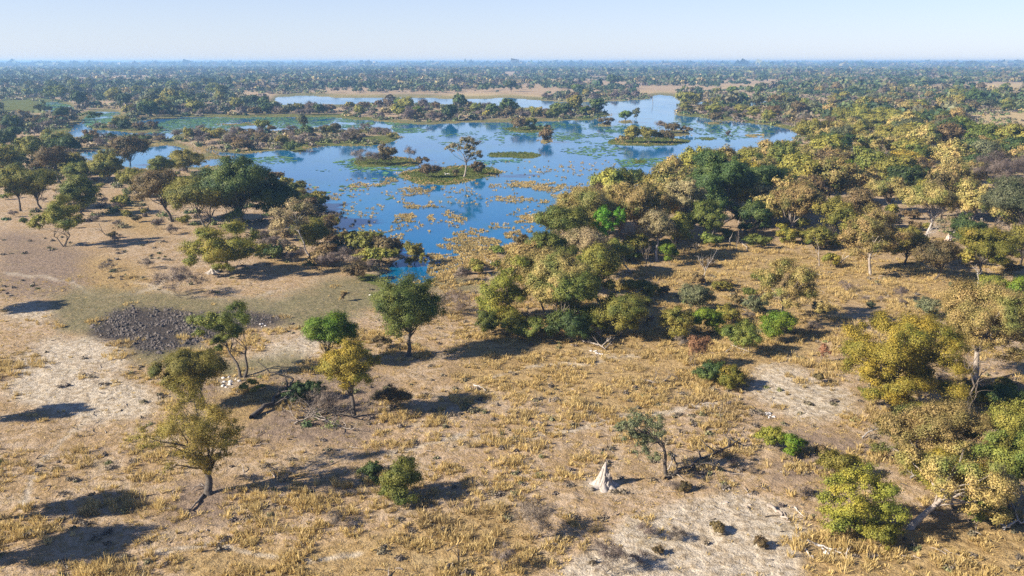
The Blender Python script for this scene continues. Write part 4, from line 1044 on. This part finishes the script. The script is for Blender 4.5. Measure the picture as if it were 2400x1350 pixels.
scatter('pond bank', [(190, 345), (190, 328), (330, 322), (400, 330), (400, 336), (330, 340), (250, 346)], 20, {'b_twig': .4, 'b_brown': .4, 'b_dark': .2}, (6, 9), (4, 7), .5)
scatter('south shore', [(590, 560), (690, 548), (780, 560), (850, 575), (905, 598), (870, 640), (760, 640), (640, 622)], 34, {'b_twig': .4, 'b_brown': .35, 'b_dark': .1, 'b_olive': .1}, (5, 7), (2.5, 5), .55)
scatter('lagoon rim', [(600, 408), (690, 438), (745, 468), (795, 518), (835, 556), (905, 580), (925, 606), (885, 645), (840, 605), (780, 565), (720, 525), (680, 475), (600, 432)], 30, {'b_olive': .3, 'b_brown': .3, 'b_dark': .15, 'b_twig': .2}, (6, 8), (3.5, 6.5), .5, False, 60, (.75, 1.05), .6)
scatter('reed shore', [(1060, 650), (1180, 590), (1270, 565), (1290, 600), (1200, 650), (1110, 690)], 10, {'b_olive': .3, 'b_brown': .3, 'b_green': .2, 'b_twig': .2}, (5, 7), (2, 4), .6, False, 60, (.75, 1.05), .5)
scatter('left wood floor', [(0, 430), (200, 420), (330, 440), (420, 520), (640, 540), (600, 560), (400, 560), (240, 500), (0, 520)], 26, {'b_olive': .3, 'b_brown': .3, 'b_green': .2, 'b_twig': .3}, (5, 7), (1.8, 4), .55)
scatter('left slope', [(0, 500), (300, 480), (420, 560), (440, 620), (330, 600), (200, 545), (60, 545), (0, 560)], 14, {'b_twig': .6, 'b_brown': .3, 'b_olive': .1}, (5, 7), (1.6, 3.4), .6)
scatter('right clearing', [(1390, 700), (1560, 660), (1720, 640), (1900, 700), (1930, 800), (1760, 830), (1600, 830), (1500, 790)], 16, {'b_olive': .3, 'b_green': .3, 'b_twig': .3, 'b_brown': .2}, (4, 6), (1.6, 3.2), .6)
scatter('right grassland', [(1950, 640), (2250, 680), (2220, 760), (1960, 800), (1900, 720)], 8, {'b_twig': .6, 'b_sage': .3}, (4, 6), (1.2, 2.4), .6)
scatter('right foreground', [(1500, 1180), (1700, 1100), (1900, 1020), (1960, 1100), (1860, 1240), (1780, 1350), (1500, 1350)], 12, {'b_twig': .5, 'b_brown': .3, 'b_olive': .1}, (3, 5), (1.0, 2.0), .6)
scatter('right corner', [(2200, 900), (2400, 880), (2400, 1000), (2240, 950)], 6, {'b_twig': .3, 'b_brown': .3, 'b_olive': .4}, (3, 5), (2.0, 3.5), .6)
scatter('far spit', [(1250, 232), (1330, 226), (1440, 224), (1515, 226), (1520, 231), (1440, 235), (1300, 236)], 20, {'b_twig': .4, 'b_brown': .25, 'b_sage': .2, 'olive': .2}, (8, 12), (6, 10), .5, True)

# ------------------------------------------------------------------ labels for everything not yet named: colour, size and the nearest landmark
LANDMARK = [
    (1087, 400, 'the gnarled islet tree'), (545, 620, 'the umbrella-shaped yellow-green tree'), (690, 540, 'the pale leaning tree by the lagoon'), (1690, 470, 'the largest dark evergreen'),
    (1425, 540, 'the creeper-covered tree'), (2230, 540, 'the tall bleached dead tree'), (2325, 420, 'the bare purple-grey tree'), (1968, 420, 'the glowing bright tree'), (2040, 600, 'the white-trunked tan tree'),
    (575, 460, 'the lagoon-side grove'), (225, 285, 'the flat-topped umbrella tree'), (350, 262, 'the dark marsh-shore tree'), (710, 295, 'the slender pale island tree'), (613, 300, 'the round island tree'),
    (1350, 250, 'the tall tree on the spit tip'), (1465, 275, 'the bright islet tree'), (1605, 235, 'the channel-end olive tree'), (2286, 230, 'the dark round horizon tree'), (1716, 213, 'the bright pond tree'),
    (1440, 190, 'the tall far evergreen'), (305, 360, 'the round pond tree'), (1205, 363, 'the green grass islet'), (510, 222, 'the far green marsh'), (95, 248, 'the far left marsh water'), (1830, 690, 'the tan clearing tree'),
    (2290, 800, 'the big leaning-trunk tree'), (1415, 1120, 'the tall white termite mound'), (1250, 1220, 'the large bare foreground bush'), (2000, 1180, 'the rounded yellow-green tree'), (150, 540, 'the three-stemmed left tree'),
    (835, 640, 'the round shore bush'), (1605, 775, 'the vivid green bush'), (1220, 690, 'the centre thicket'), (1868, 500, 'the upright tan tree'), (1775, 245, 'the far right ponds'), (900, 222, 'the far sand bar'),
    (2350, 300, 'the dry field at right'), (1520, 325, 'the right-hand lagoon island'), (1240, 295, 'the small central island'), (880, 370, 'the bushy mid-lagoon islet'), (1850, 310, 'the lagoon east end'), (290, 370, 'the left pond'),
]
def direction(dx, dy):
    if abs(dx) > 2.6 * abs(dy): return 'left of' if dx < 0 else 'right of'
    if abs(dy) > 1.6 * abs(dx): return 'behind' if dy < 0 else 'in front of'
    return ('behind and left of' if dx < 0 else 'behind and right of') if dy < 0 else ('in front and left of' if dx < 0 else 'in front and right of')
ORD = ['leftmost', 'second', 'third', 'fourth', 'fifth', 'sixth', 'seventh', 'eighth', 'ninth']
pend = {}
for (bx, by, w, root, kind, h) in PLACED:
    if 'label' in root: continue
    reg = root['_region']; del root['_region']
    words = KIND[kind][4]; bush = kind.startswith('b_')
    size = ('tiny ' if h < 1.6 else 'small ' if h < 3 else 'large ') if bush else ('small ' if h < 7 else '' if h < 11 else 'tall ')
    lx, ly, ln = min(LANDMARK, key=lambda q: math.hypot(q[0] - bx, (q[1] - by) * 2.2))
    root['group'] = ('bushes' if bush else 'trees') + ' of the ' + reg
    pend.setdefault((size + words, direction(bx - lx, (by - ly) * 2.2), ln), []).append((bx, root))
for (what, dr, ln), lst in pend.items():
    lst.sort(key=lambda q: q[0])
    for k, (bx, root) in enumerate(lst):
        if len(lst) == 1: s = f'{what} {dr} {ln}'
        elif k == 0: s = f'leftmost {what} {dr} {ln}'
        elif k == len(lst) - 1: s = f'rightmost {what} {dr} {ln}'
        elif len(lst) == 3: s = f'middle {what} {dr} {ln}'
        else: s = f'{ORD[min(k, 8)]} {what} {dr} {ln}'
        root['label'] = s if len(s.split()) <= 16 else s.replace('small ', '').replace('tiny ', '').replace('large ', '')
print('plants', len(PLACED), 'trees', sum(1 for p in PLACED if not p[4].startswith('b_')))

# ------------------------------------------------------------------ the far wood: one mass of crowns to the horizon
def far_wood():
    rng = np.random.default_rng(5); parts = []; hue = []
    def band(d0, d1, per_ha, wr, hr, nq, lf, seed):
        n = int(.5 * 1.42 * (d1 ** 2 - d0 ** 2) / 1e4 * per_ha)
        D = np.sqrt(rng.uniform(d0 ** 2, d1 ** 2, n)); a = rng.uniform(-.71, .71, n)
        X, Y = D * np.sin(a), D * np.cos(a)
        px, py = to_px(X, Y); i, j = grid_ij(px, py)
        open_ = fbm(X / 140, Y / 300, 61, 5)
        ok = (Wm[i, j] < .15) & (m_reed[i, j] < .3) & (m_lush[i, j] < .4) & (rng.random(n) < sstep(.40, .50, open_) * .95 + .05)
        ok &= (py < 214) | (rng.random(n) < .55)
        X, Y, D = X[ok], Y[ok], D[ok]; n = len(X)
        w = rng.uniform(*wr, n) * rng.choice([.5, .7, .9, 1.1, 1.5], n) * (.65 + .8 * fbm(X / 90, Y / 120, 66, 3)); h = w * rng.uniform(*hr, n)
        kd = np.clip(1.5 * (fbm(X / 120, Y / 260, 71, 4) - .5) + .36 + .30 * rng.normal(0, 1, n), 0, 1)
        d = rng.normal(size=(n, nq, 3)); d /= np.linalg.norm(d, axis=2)[:, :, None]
        d[:, :, 2] = np.abs(d[:, :, 2]) * 1.0 - .25
        lump = rng.normal(0, .13, (n, nq, 3))
        c = np.stack([X, Y, h * .5], -1)[:, None, :] + (d * rng.uniform(.7, 1.05, (n, nq, 1)) + lump) * np.stack([w * .5, w * .5, h * .52], -1)[:, None, :]
        c[:, :, 2] = np.maximum(c[:, :, 2], .3)
        N = (d + rng.normal(0, .45, d.shape)).reshape(-1, 3)
        sz = np.repeat(w * lf, nq)[:, None]
        V, f = leaf_quads(c.reshape(-1, 3), N, 1.0, rng)
        cc = np.repeat(c.reshape(-1, 3), 4, 0); V = cc + (V - cc) * np.repeat(sz, 4, 0)
        parts.append((V, f, 0, rng.random(len(f)))); hue.append(np.repeat(kd, nq))
        print('far band', n)
    band(520, 1300, 95, (4, 9.5), (.5, .85), 64, .2, 1)
    band(1300, 2600, 70, (6, 11), (.45, .75), 22, .36, 2)
    band(2600, 6500, 30, (9, 16), (.35, .55), 8, .6, 3)
    band(6500, 24000, 2.4, (24, 50), (.16, .28), 5, .8, 4)
    m = leaf_mat('far wood leaves', (.075, .085, .03), (.075, .085, .03), None, .1)
    nt = m.node_tree; n, l = nt.nodes, nt.links
    at = n.new('ShaderNodeAttribute'); at.attribute_name = 'hue_pick'
    cr = n.new('ShaderNodeValToRGB'); l.new(at.outputs['Fac'], cr.inputs[0])
    e = cr.color_ramp.elements
    stops = [(0, (.04, .075, .03)), (.3, (.075, .115, .04)), (.5, (.15, .165, .055)), (.68, (.17, .14, .095)), (.85, (.13, .105, .09)), (1, (.32, .25, .10))]
    while len(e) < len(stops): e.new(.5)
    for q, (p, c) in zip(e, stops): q.position = p; q.color = (*c, 1)
    hs = [q for q in n if q.type == 'HUE_SAT'][0]; l.new(cr.outputs[0], hs.inputs['Color'])
    me = build_mesh('far_wood', parts, [m])
    a = me.attributes.new('hue_pick', 'FLOAT', 'FACE'); a.data.foreach_set('value', np.concatenate(hue).astype(np.float32))
    tag(link('far_wood', me), 'hazy mosaic of woodland crowns stretching to the flat horizon', 'woodland', None, 'stuff')
far_wood()

# ------------------------------------------------------------------ grasses, reeds, floating plants, mud clods
def tufts(X, Y, Z, rad, hgt, nb, width, rng, droop=.5):
    n = len(X)
    a = rng.uniform(0, 2 * math.pi, (n, nb)); q = np.sqrt(rng.random((n, nb)))
    bx = X[:, None] + rad[:, None] * .55 * q * np.cos(a); by = Y[:, None] + rad[:, None] * .55 * q * np.sin(a)
    bz = np.repeat(Z[:, None], nb, 1)
    hh = hgt[:, None] * rng.uniform(.5, 1.15, (n, nb)) * (1 - .45 * q)
    a2 = a + rng.normal(0, .6, (n, nb)); out = rad[:, None] * droop * rng.uniform(.3, 1.1, (n, nb))
    tx, ty, tz = bx + out * np.cos(a2), by + out * np.sin(a2), bz + hh
    pa = rng.uniform(0, 2 * math.pi, (n, nb)); wd = width * rng.uniform(.6, 1.4, (n, nb))
    ox, oy = np.cos(pa) * wd, np.sin(pa) * wd
    V = np.stack([np.stack([bx - ox, by - oy, bz], -1), np.stack([bx + ox, by + oy, bz], -1), np.stack([tx + ox * .4, ty + oy * .4, tz], -1), np.stack([tx - ox * .4, ty - oy * .4, tz - .02], -1)], 2).reshape(-1, 3)
    f = np.arange(len(V)).reshape(-1, 4)
    return V, f, np.repeat(rng.random(n), nb) * .5 + .5 * rng.random(n * nb)

def sample_px(poly, n, rng):
    """points spread evenly over the ground inside a photo polygon"""
    xs = [p[0] for p in poly]; ys = [p[1] for p in poly]
    x0, y0 = G([min(xs), max(xs), min(xs), max(xs)], [max(ys), max(ys), min(ys), min(ys)])
    X = rng.uniform(x0.min(), x0.max(), n); Y = rng.uniform(y0.min(), y0.max(), n)
    px, py = to_px(X, Y); k = in_poly(px, py, poly)
    return X[k], Y[k], px[k], py[k]

SCRUB = [   # low thicket: photo polygon, plants per square metre, width, height
    ([(1290, 660), (1290, 560), (1500, 470), (1640, 400), (1780, 360), (1900, 300), (2400, 250), (2400, 620), (2230, 600), (2000, 540), (1700, 560), (1560, 620), (1400, 665)], .020, (1.5, 4.5), (.7, 2.0)),
    ([(1575, 262), (1900, 300), (2400, 262), (2400, 210), (1830, 204), (1600, 216), (1590, 240)], .012, (3, 7), (1.2, 2.6)),
    ([(1600, 270), (1700, 280), (1790, 292), (1868, 302), (1890, 290), (1800, 272), (1700, 262), (1590, 258)], .03, (3, 7), (1.2, 2.6)),
    ([(770, 264), (800, 248), (900, 244), (1000, 246), (1160, 254), (1290, 260), (1400, 263), (1435, 268), (1380, 279), (1250, 282), (1100, 284), (990, 288), (900, 283), (800, 273)], .022, (3, 7), (1.2, 2.8)),
    (LAND[0], .03, (2, 6), (1, 2.4)), ([(205, 296), (285, 291), (345, 298), (395, 306), (330, 312), (240, 305)], .035, (3, 7), (1, 2.6)), ([(60, 303), (130, 296), (185, 300), (150, 311)], .035, (3, 7), (1, 2.4)), ([(470, 292), (560, 288), (640, 291), (560, 296)], .02, (2, 5), (.8, 1.8)), ([(250, 272), (282, 269), (296, 275), (266, 279)], .03, (3, 6), (1, 2)), ([(0, 262), (80, 274), (185, 284), (196, 294), (120, 306), (0, 320)], .025, (3, 7), (1.2, 2.6)),
    ([(285, 272), (345, 264), (400, 258), (640, 240), (770, 250), (790, 271), (560, 274), (430, 273), (345, 286), (305, 294)], .018, (3, 8), (1.2, 2.8)),
    ([(0, 236), (0, 196), (760, 196), (760, 222), (640, 222), (570, 214), (560, 238), (640, 246), (380, 264), (285, 262), (190, 258), (175, 240)], .008, (4, 9), (1.5, 3)),
    ([(0, 320), (180, 345), (190, 405), (420, 400), (640, 430), (720, 480), (760, 540), (640, 550), (400, 545), (0, 520)], .028, (1.4, 4), (.6, 1.6)),
    ([(190, 345), (190, 326), (330, 320), (400, 328), (400, 337), (330, 341), (250, 347)], .03, (2, 6), (1, 2.4)),
    ([(590, 560), (690, 545), (790, 555), (850, 570), (910, 595), (880, 640), (760, 640), (640, 622)], .05, (1.2, 3.5), (.6, 1.7)),
    ([(1240, 236), (1330, 222), (1440, 221), (1518, 224), (1525, 231), (1440, 236), (1300, 237)], .02, (3, 8), (1.2, 2.8)),
    ([(1110, 790), (1130, 700), (1400, 660), (1700, 640), (1920, 760), (1800, 840), (1400, 800)], .012, (.8, 2.4), (.4, 1.2)),
    ([(1940, 1000), (2080, 940), (2400, 860), (2400, 1220), (2050, 1250), (1930, 1200)], .02, (.8, 2.6), (.4, 1.2)), ([(-100, 900), (2500, 900), (2500, 1500), (-100, 1500)], .17, (.25, 1.2), (.12, .5)), ([(-100, 560), (700, 560), (1100, 690), (1400, 660), (2500, 600), (2500, 900), (-100, 900)], .09, (.3, 1.2), (.15, .5)), ([(620, 1010), (660, 900), (960, 880), (980, 960), (800, 1010)], .03, (.8, 2.2), (.4, 1.0)),
]
def make_scrub():
    rng = np.random.default_rng(29); parts = []; hue = []
    for poly, dens, wr, hr in SCRUB:
        a_ = np.array(poly, float); gx, gy = G(a_[:, 0], a_[:, 1])
        X, Y, px, py = sample_px(poly, int(dens * (gx.max() - gx.min()) * (gy.max() - gy.min())), rng)
        i, j = grid_ij(px, py)
        k = (Wm[i, j] < .45) & (fbm(X / 18, Y / 18, 63) > .42) & (m_mud[i, j] < .2) & ((wr[0] > .5) | (rng.random(len(X)) > .75 * m_sand[i, j])) & ((wr[0] > .5) | (fbm(X / 5, Y / 5, 64) > .47)) & ((m_olive[i, j] < .4) | (rng.random(len(X)) < .2)); X, Y = X[k], Y[k]; n = len(X)
        if n < 2: continue
        D = np.hypot(X, Y); w = rng.uniform(*wr, n); h = rng.uniform(*hr, n) * (w / wr[1]) ** .4
        lf = np.maximum(.14, 3.4 * mpp(Y)); nq = int(np.clip(np.median(3.2 * w * w / lf ** 2) * 1.6, 30, 260))
        d = rng.normal(size=(n, nq, 3)); d /= np.linalg.norm(d, axis=2)[:, :, None]; d[:, :, 2] = np.abs(d[:, :, 2])
        lump = 1 + .5 * (np.sin(d[:, :, :1] * 5 + rng.uniform(0, 6, (n, 1, 1))) * np.sin(d[:, :, 1:2] * 5 + rng.uniform(0, 6, (n, 1, 1))))
        c = np.stack([X, Y, gz(X, Y)], -1)[:, None, :] + d * lump * rng.uniform(.35, 1.05, (n, nq, 1)) * np.stack([w * .5, w * .5, h], -1)[:, None, :]
        V, f = leaf_quads(c.reshape(-1, 3), (d + rng.normal(0, .6, d.shape)).reshape(-1, 3), 1.0, rng)
        cc = np.repeat(c.reshape(-1, 3), 4, 0); V = cc + (V - cc) * np.repeat(lf, nq * 4)[:, None]
        parts.append((V, f, 0, rng.random(len(f)))); hue.append(np.repeat(np.clip(rng.normal(.70, .09, n), .52, .9) if wr[0] < .5 else np.clip(rng.normal(.58, .2, n), 0, 1), nq)); print('scrub', n, nq)
    me = build_mesh('scrub', parts, [bpy.data.materials['far wood leaves']])
    a = me.attributes.new('hue_pick', 'FLOAT', 'FACE'); a.data.foreach_set('value', np.concatenate(hue).astype(np.float32))
    tag(link('scrub', me), 'low brown and olive thicket filling the ground between the trees', 'scrub', None, 'stuff')
make_scrub()

def make_grass():
    rng = np.random.default_rng(11)
    X, Y, px, py = sample_px([(-150, 640), (-150, 1500), (2550, 1500), (2550, 560), (1500, 560), (1100, 660), (640, 660)], 90000, rng)
    i, j = grid_ij(px, py)
    dens = .16 + 1.25 * sstep(.46, .62, fbm(X / 6, Y / 6, 41, 5)) * (.35 + 1.1 * sstep(.36, .6, fbm(X / 28, Y / 28, 47, 3))) + .35 * m_gold[i, j]
    dens *= (1 - .82 * m_sand[i, j]) * (1 - .9 * m_olive[i, j]) * (1 - .97 * m_mud[i, j]) * sstep(.5, .2, Wm[i, j]) * (1 - .5 * m_brown[i, j])
    dens *= np.where(py < 700, .55, 1) * np.where((px < 760) & (py < 800), .25, 1)
    keep = rng.random(len(X)) < dens * .22
    X, Y = X[keep], Y[keep]; n = len(X)
    sz = np.exp(rng.normal(0, .45, n))
    kk = np.clip(rng.poisson(3.2 * sz ** 2), 1, 16)
    X = np.repeat(X, kk); Y = np.repeat(Y, kk); s = np.repeat(sz, kk); n = len(X)
    X = X + rng.normal(0, .42, n) * s ** .9; Y = Y + rng.normal(0, .42, n) * s ** .9
    print('tufts', n)
    rad = rng.uniform(.18, .42, n) * s ** .4; hg = rng.uniform(.26, .62, n) * s ** .6
    mt = None
    v1 = tufts(X, Y, gz(X, Y) - .04, rad, hg, 22, .036, rng, .8)
    k = rng.random(len(px)) < .42 * (1 - .8 * m_sand[i, j]) * (1 - .9 * m_olive[i, j]) * (1 - m_mud[i, j])
    i2, j2 = i[k], j[k]; ok = Wm[i2, j2] < .2
    x2, y2 = G(px[k][ok], py[k][ok]); n2 = len(x2)
    v2 = tufts(x2, y2, gz(x2, y2) - .03, rng.uniform(.15, .42, n2), rng.uniform(.08, .26, n2), 12, .036, rng, .9)
    m = leaf_mat('dry straw', (.62, .475, .20), (.53, .39, .155), (.42, .31, .14), .35, .12)
    tag(link('dry_grass', build_mesh('dry_grass', [(v, f, 0, t) for v, f, t in (v1, v2)], [m])), 'golden tufts of dry grass covering the foreground savanna', 'grass', None, 'stuff')
make_grass()

REED = [  # polygon, share of ground covered
    ([(1000, 668), (1120, 600), (1260, 558), (1275, 585), (1190, 622), (1120, 668), (1040, 682)], .95),
    ([(1000, 640), (1010, 600), (1060, 590), (1100, 575), (1180, 580), (1190, 600), (1140, 625), (1090, 655), (1030, 655)], 1.0), ([(1000, 600), (1020, 570), (1100, 545), (1200, 545), (1190, 590), (1080, 600)], .75),
    ([(890, 560), (940, 545), (1060, 560), (1030, 585), (930, 590)], .30), ([(1050, 545), (1150, 530), (1250, 535), (1240, 560), (1120, 575)], .45), ([(1200, 508), (1300, 495), (1290, 520), (1210, 522)], .8),
    ([(900, 505), (940, 490), (1010, 500), (1020, 515), (930, 522)], .75), ([(940, 475), (1010, 470), (1030, 485), (950, 490)], .5), ([(1040, 490), (1075, 475), (1130, 480), (1120, 510), (1080, 522), (1040, 505)], .55),
    ([(1020, 520), (1060, 518), (1065, 530), (1025, 532)], .6), ([(940, 440), (1020, 438), (1010, 455), (945, 460)], .45), ([(1180, 425), (1260, 418), (1330, 430), (1310, 448), (1200, 445)], .55), ([(1110, 430), (1180, 425), (1160, 442)], .3),
    ([(810, 420), (930, 412), (935, 432), (820, 440)], .3), ([(1340, 440), (1450, 430), (1440, 445), (1350, 452)], .5), ([(760, 440), (1400, 425), (1300, 540), (800, 545)], .055), ([(590, 400), (660, 405), (650, 415), (600, 412)], .7),
    ([(640, 425), (800, 440), (820, 500), (760, 510), (700, 450)], .10), ([(1160, 460), (1240, 458), (1250, 470), (1170, 475)], .35), ([(1250, 470), (1290, 468), (1280, 480)], .4), ([(1290, 455), (1430, 445), (1420, 460), (1300, 470)], .25),
    ([(915, 600), (960, 600), (1000, 615), (960, 625), (915, 615)], .8), ([(1745, 316), (1790, 314), (1790, 322), (1750, 324)], .4), ([(1200, 390), (1420, 385), (1420, 420), (1240, 418)], .03), ([(1000, 380), (1500, 372), (1450, 430), (1150, 430)], .015),
    ([(880, 640), (900, 610), (930, 605), (910, 630)], .3)]
def make_reeds():
    rng = np.random.default_rng(13); A = [[], []]
    for poly, dens in REED:
        a_ = np.array(poly, float); gx, gy = G(a_[:, 0], a_[:, 1])
        area = .5 * abs(np.sum(gx * np.roll(gy, -1) - gy * np.roll(gx, -1)))
        box = (gx.max() - gx.min()) * (gy.max() - gy.min())
        n = int(dens * box * 2.6)
        X, Y, px, py = sample_px(poly, n, rng)
        k = fbm(X / 4.5, Y / 7, 55, 4) > (.48 if dens < .9 else .36)
        i, j = grid_ij(px, py); k &= (Im[i, j] < .3)
        A[0].append(X[k]); A[1].append(Y[k])
    i, j = np.where((Wm > .12) & (Wm < .62)); k = rng.random(len(i)) < np.clip(.9 * mpp(GY[i, j]) ** 2 * 5 * 2.5 / (H / np.hypot(GX[i, j], GY[i, j])) * .5, 0, 1); i, j = i[k], j[k]
    i, j = np.repeat(i, 3), np.repeat(j, 3); fx = GX[i, j] + rng.normal(0, 1.2, len(i)); fy = GY[i, j] + rng.normal(0, 2.0, len(i)); k = (fbm(fx / 12, fy / 12, 15) > .42) & (gz(fx, fy) > -.3)
    A[0].append(fx[k]); A[1].append(fy[k])
    X, Y = np.concatenate(A[0]), np.concatenate(A[1]); n = len(X); print('reeds', n)
    v, f, t = tufts(X, Y, gz(X, Y) - .05, rng.uniform(.3, .7, n), rng.uniform(.3, .75, n), 18, .09, rng)
    m = leaf_mat('straw reeds', (.64, .45, .21), (.55, .37, .16), (.44, .31, .13), .35, .2)
    tag(link('reed_grass', build_mesh('reed_grass', [(v, f, 0, t)], [m])), 'straw-coloured reed tufts standing in the shallow lagoon', 'reeds', None, 'stuff')
make_reeds()

LILY = [([(380, 285), (430, 276), (800, 273), (880, 286), (860, 300), (640, 300), (400, 312), (340, 312)], .27), ([(1130, 290), (1400, 285), (1560, 300), (1440, 320), (1300, 330), (1180, 315)], .10), ([(1290, 320), (1450, 300), (1440, 345), (1560, 345), (1400, 375), (1310, 355)], .13),
        ([(560, 372), (660, 365), (720, 372), (640, 385)], .18), ([(780, 380), (830, 368), (980, 388), (940, 400), (820, 398)], .25), ([(1000, 320), (1180, 300), (1180, 340), (1060, 350)], .08), ([(1440, 372), (1560, 368), (1560, 388), (1460, 392)], .25),
        ([(1560, 285), (1700, 290), (1840, 310), (1700, 330), (1580, 300)], .12), ([(180, 268), (290, 264), (300, 296), (200, 296)], .35), ([(85, 238), (170, 242), (175, 258), (95, 258)], .3), ([(720, 395), (960, 400), (940, 470), (740, 450)], .02), ([(1120, 375), (1290, 370), (1250, 385), (1140, 385)], .15),
        ([(900, 285), (1000, 292), (1000, 310), (930, 312)], .2)]
def make_lilies():
    rng = np.random.default_rng(17); A = [[], []]
    for poly, dens in LILY:
        a_ = np.array(poly, float); gx, gy = G(a_[:, 0], a_[:, 1])
        box = (gx.max() - gx.min()) * (gy.max() - gy.min())
        X, Y, px, py = sample_px(poly, int(box * min(dens * 1.9, .9)), rng)
        i, j = grid_ij(px, py)
        k = (fbm(X / 14, Y / 30, 91, 4) > .47 - dens * .3) & (Wm[i, j] > .5)
        A[0].append(X[k]); A[1].append(Y[k])
    X, Y = np.concatenate(A[0]), np.concatenate(A[1]); n = len(X); print('lilies', n)
    ns = 7; th = np.arange(ns) * 2 * math.pi / ns
    r = rng.uniform(.3, 1.1, (n, 1)) * rng.uniform(.7, 1.3, (n, ns))
    V = np.stack([X[:, None] + r * np.cos(th), Y[:, None] + r * np.sin(th) * 1.4, WATER_Z + .02 + rng.uniform(0, .12, (n, ns)) * 1.0], -1).reshape(-1, 3)
    f = np.arange(n * ns).reshape(-1, ns)
    m = leaf_mat('floating leaves', (.11, .23, .075), (.15, .24, .05), (.08, .21, .12), .1, .08)
    tag(link('water_plants', build_mesh('water_plants', [(V, f, 0, rng.random(n))], [m])), 'green floating plants spread over the calm lagoon', 'water plants', None, 'stuff')
make_lilies()

def make_islet_grass():
    rng = np.random.default_rng(19); A = [[], []]
    for poly in WET_GREEN:
        a_ = np.array(poly, float); gx, gy = G(a_[:, 0], a_[:, 1])
        box = (gx.max() - gx.min()) * (gy.max() - gy.min())
        X, Y, px, py = sample_px(poly, int(box * 1.1), rng)
        i, j = grid_ij(px, py); k = Im[i, j] > .35
        A[0].append(X[k]); A[1].append(Y[k])
    X, Y = np.concatenate(A[0]), np.concatenate(A[1]); n = len(X); print('islet grass', n)
    v, f, t = tufts(X, Y, gz(X, Y) - .05, rng.uniform(.3, .7, n), rng.uniform(.2, .7, n), 9, .1, rng)
    m = leaf_mat('sedge', (.10, .145, .014), (.14, .16, .022), (.08, .11, .014), .2, .15)
    tag(link('green_sedge', build_mesh('green_sedge', [(v, f, 0, t)], [m])), 'lush green sedge ringing the lagoon islets', 'sedge', None, 'stuff')
make_islet_grass()

def make_twigs():
    rng = np.random.default_rng(37)
    X, Y, px, py = sample_px([(-100, 640), (-100, 1500), (2500, 1500), (2500, 600), (1400, 640)], 2600, rng)
    i, j = grid_ij(px, py); k = (Wm[i, j] < .1) & (m_olive[i, j] < .5) & (fbm(X / 12, Y / 12, 88) > .45); X, Y = X[k], Y[k]
    Z = gz(X, Y); parts = []
    for x, y, zz in zip(X, Y, Z):
        L = rng.uniform(.3, 1.5); a = rng.uniform(0, 6.28); p = np.array([x, y, zz + .05]); e = p + np.array([math.cos(a) * L, math.sin(a) * L, rng.uniform(-.02, .25)])
        v, f = tube(bend(p, e, 4, .08, rng), np.linspace(.05, .015, 4) * rng.uniform(.6, 1.5), 4)
        parts.append((v, f, int(rng.random() < .45), None))
    tag(link('dead_twigs', build_mesh('dead_twigs', parts, [BARK['pale'], BARK['dark']])), 'dead twigs and sticks littering the dry ground', 'twigs', None, 'stuff')
make_twigs()

def make_clods():
    rng = np.random.default_rng(23)
    i, j = np.where((m_mud > .3)); parts = []
    pick = rng.choice(len(i), 15000); pick = pick[rng.random(15000) < .26 * m_mud[i[pick], j[pick]] ** 2 * sstep(.36, .55, fbm(GX[i[pick], j[pick]] / 2.2, GY[i[pick], j[pick]] / 2.6, 12)) * 1.5]; i, j = i[pick], j[pick]
    n = len(i); X = GX[i, j] + rng.normal(0, .3, n); Y = GY[i, j] + rng.normal(0, .5, n); Z = gz(X, Y)
    base = np.array([[-1, -1, -.4], [1, -1, -.4], [1, 1, -.4], [-1, 1, -.4], [-.5, -.5, .8], [.6, -.4, .7], [.5, .5, .9], [-.4, .6, .6]], float)
    F_ = np.array([[0, 1, 5, 4], [1, 2, 6, 5], [2, 3, 7, 6], [3, 0, 4, 7], [4, 5, 6, 7]])
    a = rng.uniform(0, 6.28, n); s = rng.uniform(.04, .15, n) * np.where(rng.random(n) < .12, 2.2, 1)
    b = base[None] * rng.uniform(.3, 1.7, (n, 8, 3)) * s[:, None, None]
    bx = b[:, :, 0] * np.cos(a)[:, None] - b[:, :, 1] * np.sin(a)[:, None] + X[:, None]; by = b[:, :, 0] * np.sin(a)[:, None] + b[:, :, 1] * np.cos(a)[:, None] + Y[:, None]
    V = np.stack([bx, by, b[:, :, 2] * .9 + Z[:, None]], -1).reshape(-1, 3)
    f = (F_[None] + (np.arange(n) * 8)[:, None, None]).reshape(-1, 4)
    m = wood_mat('dry black mud', (.04, .034, .03), (.14, .115, .095), .8)
    tag(link('mud_clods', build_mesh('mud_clods', [(V, f, 0, None)], [m])), 'churned dark mud clods of the dried waterhole', 'mud', None, 'stuff')
make_clods()
# ------------------------------------------------------------------ the air
def make_haze():
    m, n, l, b = newmat('haze')
    n.remove(b)
    v = n.new('ShaderNodeVolumePrincipled')
    v.inputs['Color'].default_value = (.36, .64, 1.0, 1)
    v.inputs['Density'].default_value = .000155
    v.inputs['Density Attribute'].default_value = ''
    v.inputs['Anisotropy'].default_value = .2
    l.new(v.outputs[0], n['Material Output'].inputs['Volume'])
    x, y0, y1, z0, z1 = 26500, -300, 27500, -2.0, 48
    V = np.array([(-x, y0, z0), (x, y0, z0), (x, y1, z0), (-x, y1, z0), (-x, y0, z1), (x, y0, z1), (x, y1, z1), (-x, y1, z1)], float)
    f = np.array([[3, 2, 1, 0], [4, 5, 6, 7], [0, 1, 5, 4], [1, 2, 6, 5], [2, 3, 7, 6], [3, 0, 4, 7]])
    tag(link('haze', build_mesh('haze', [(V, f, 0, None)], [m])), 'blue distance haze lying over the whole delta', 'haze', None, 'stuff')
make_haze()
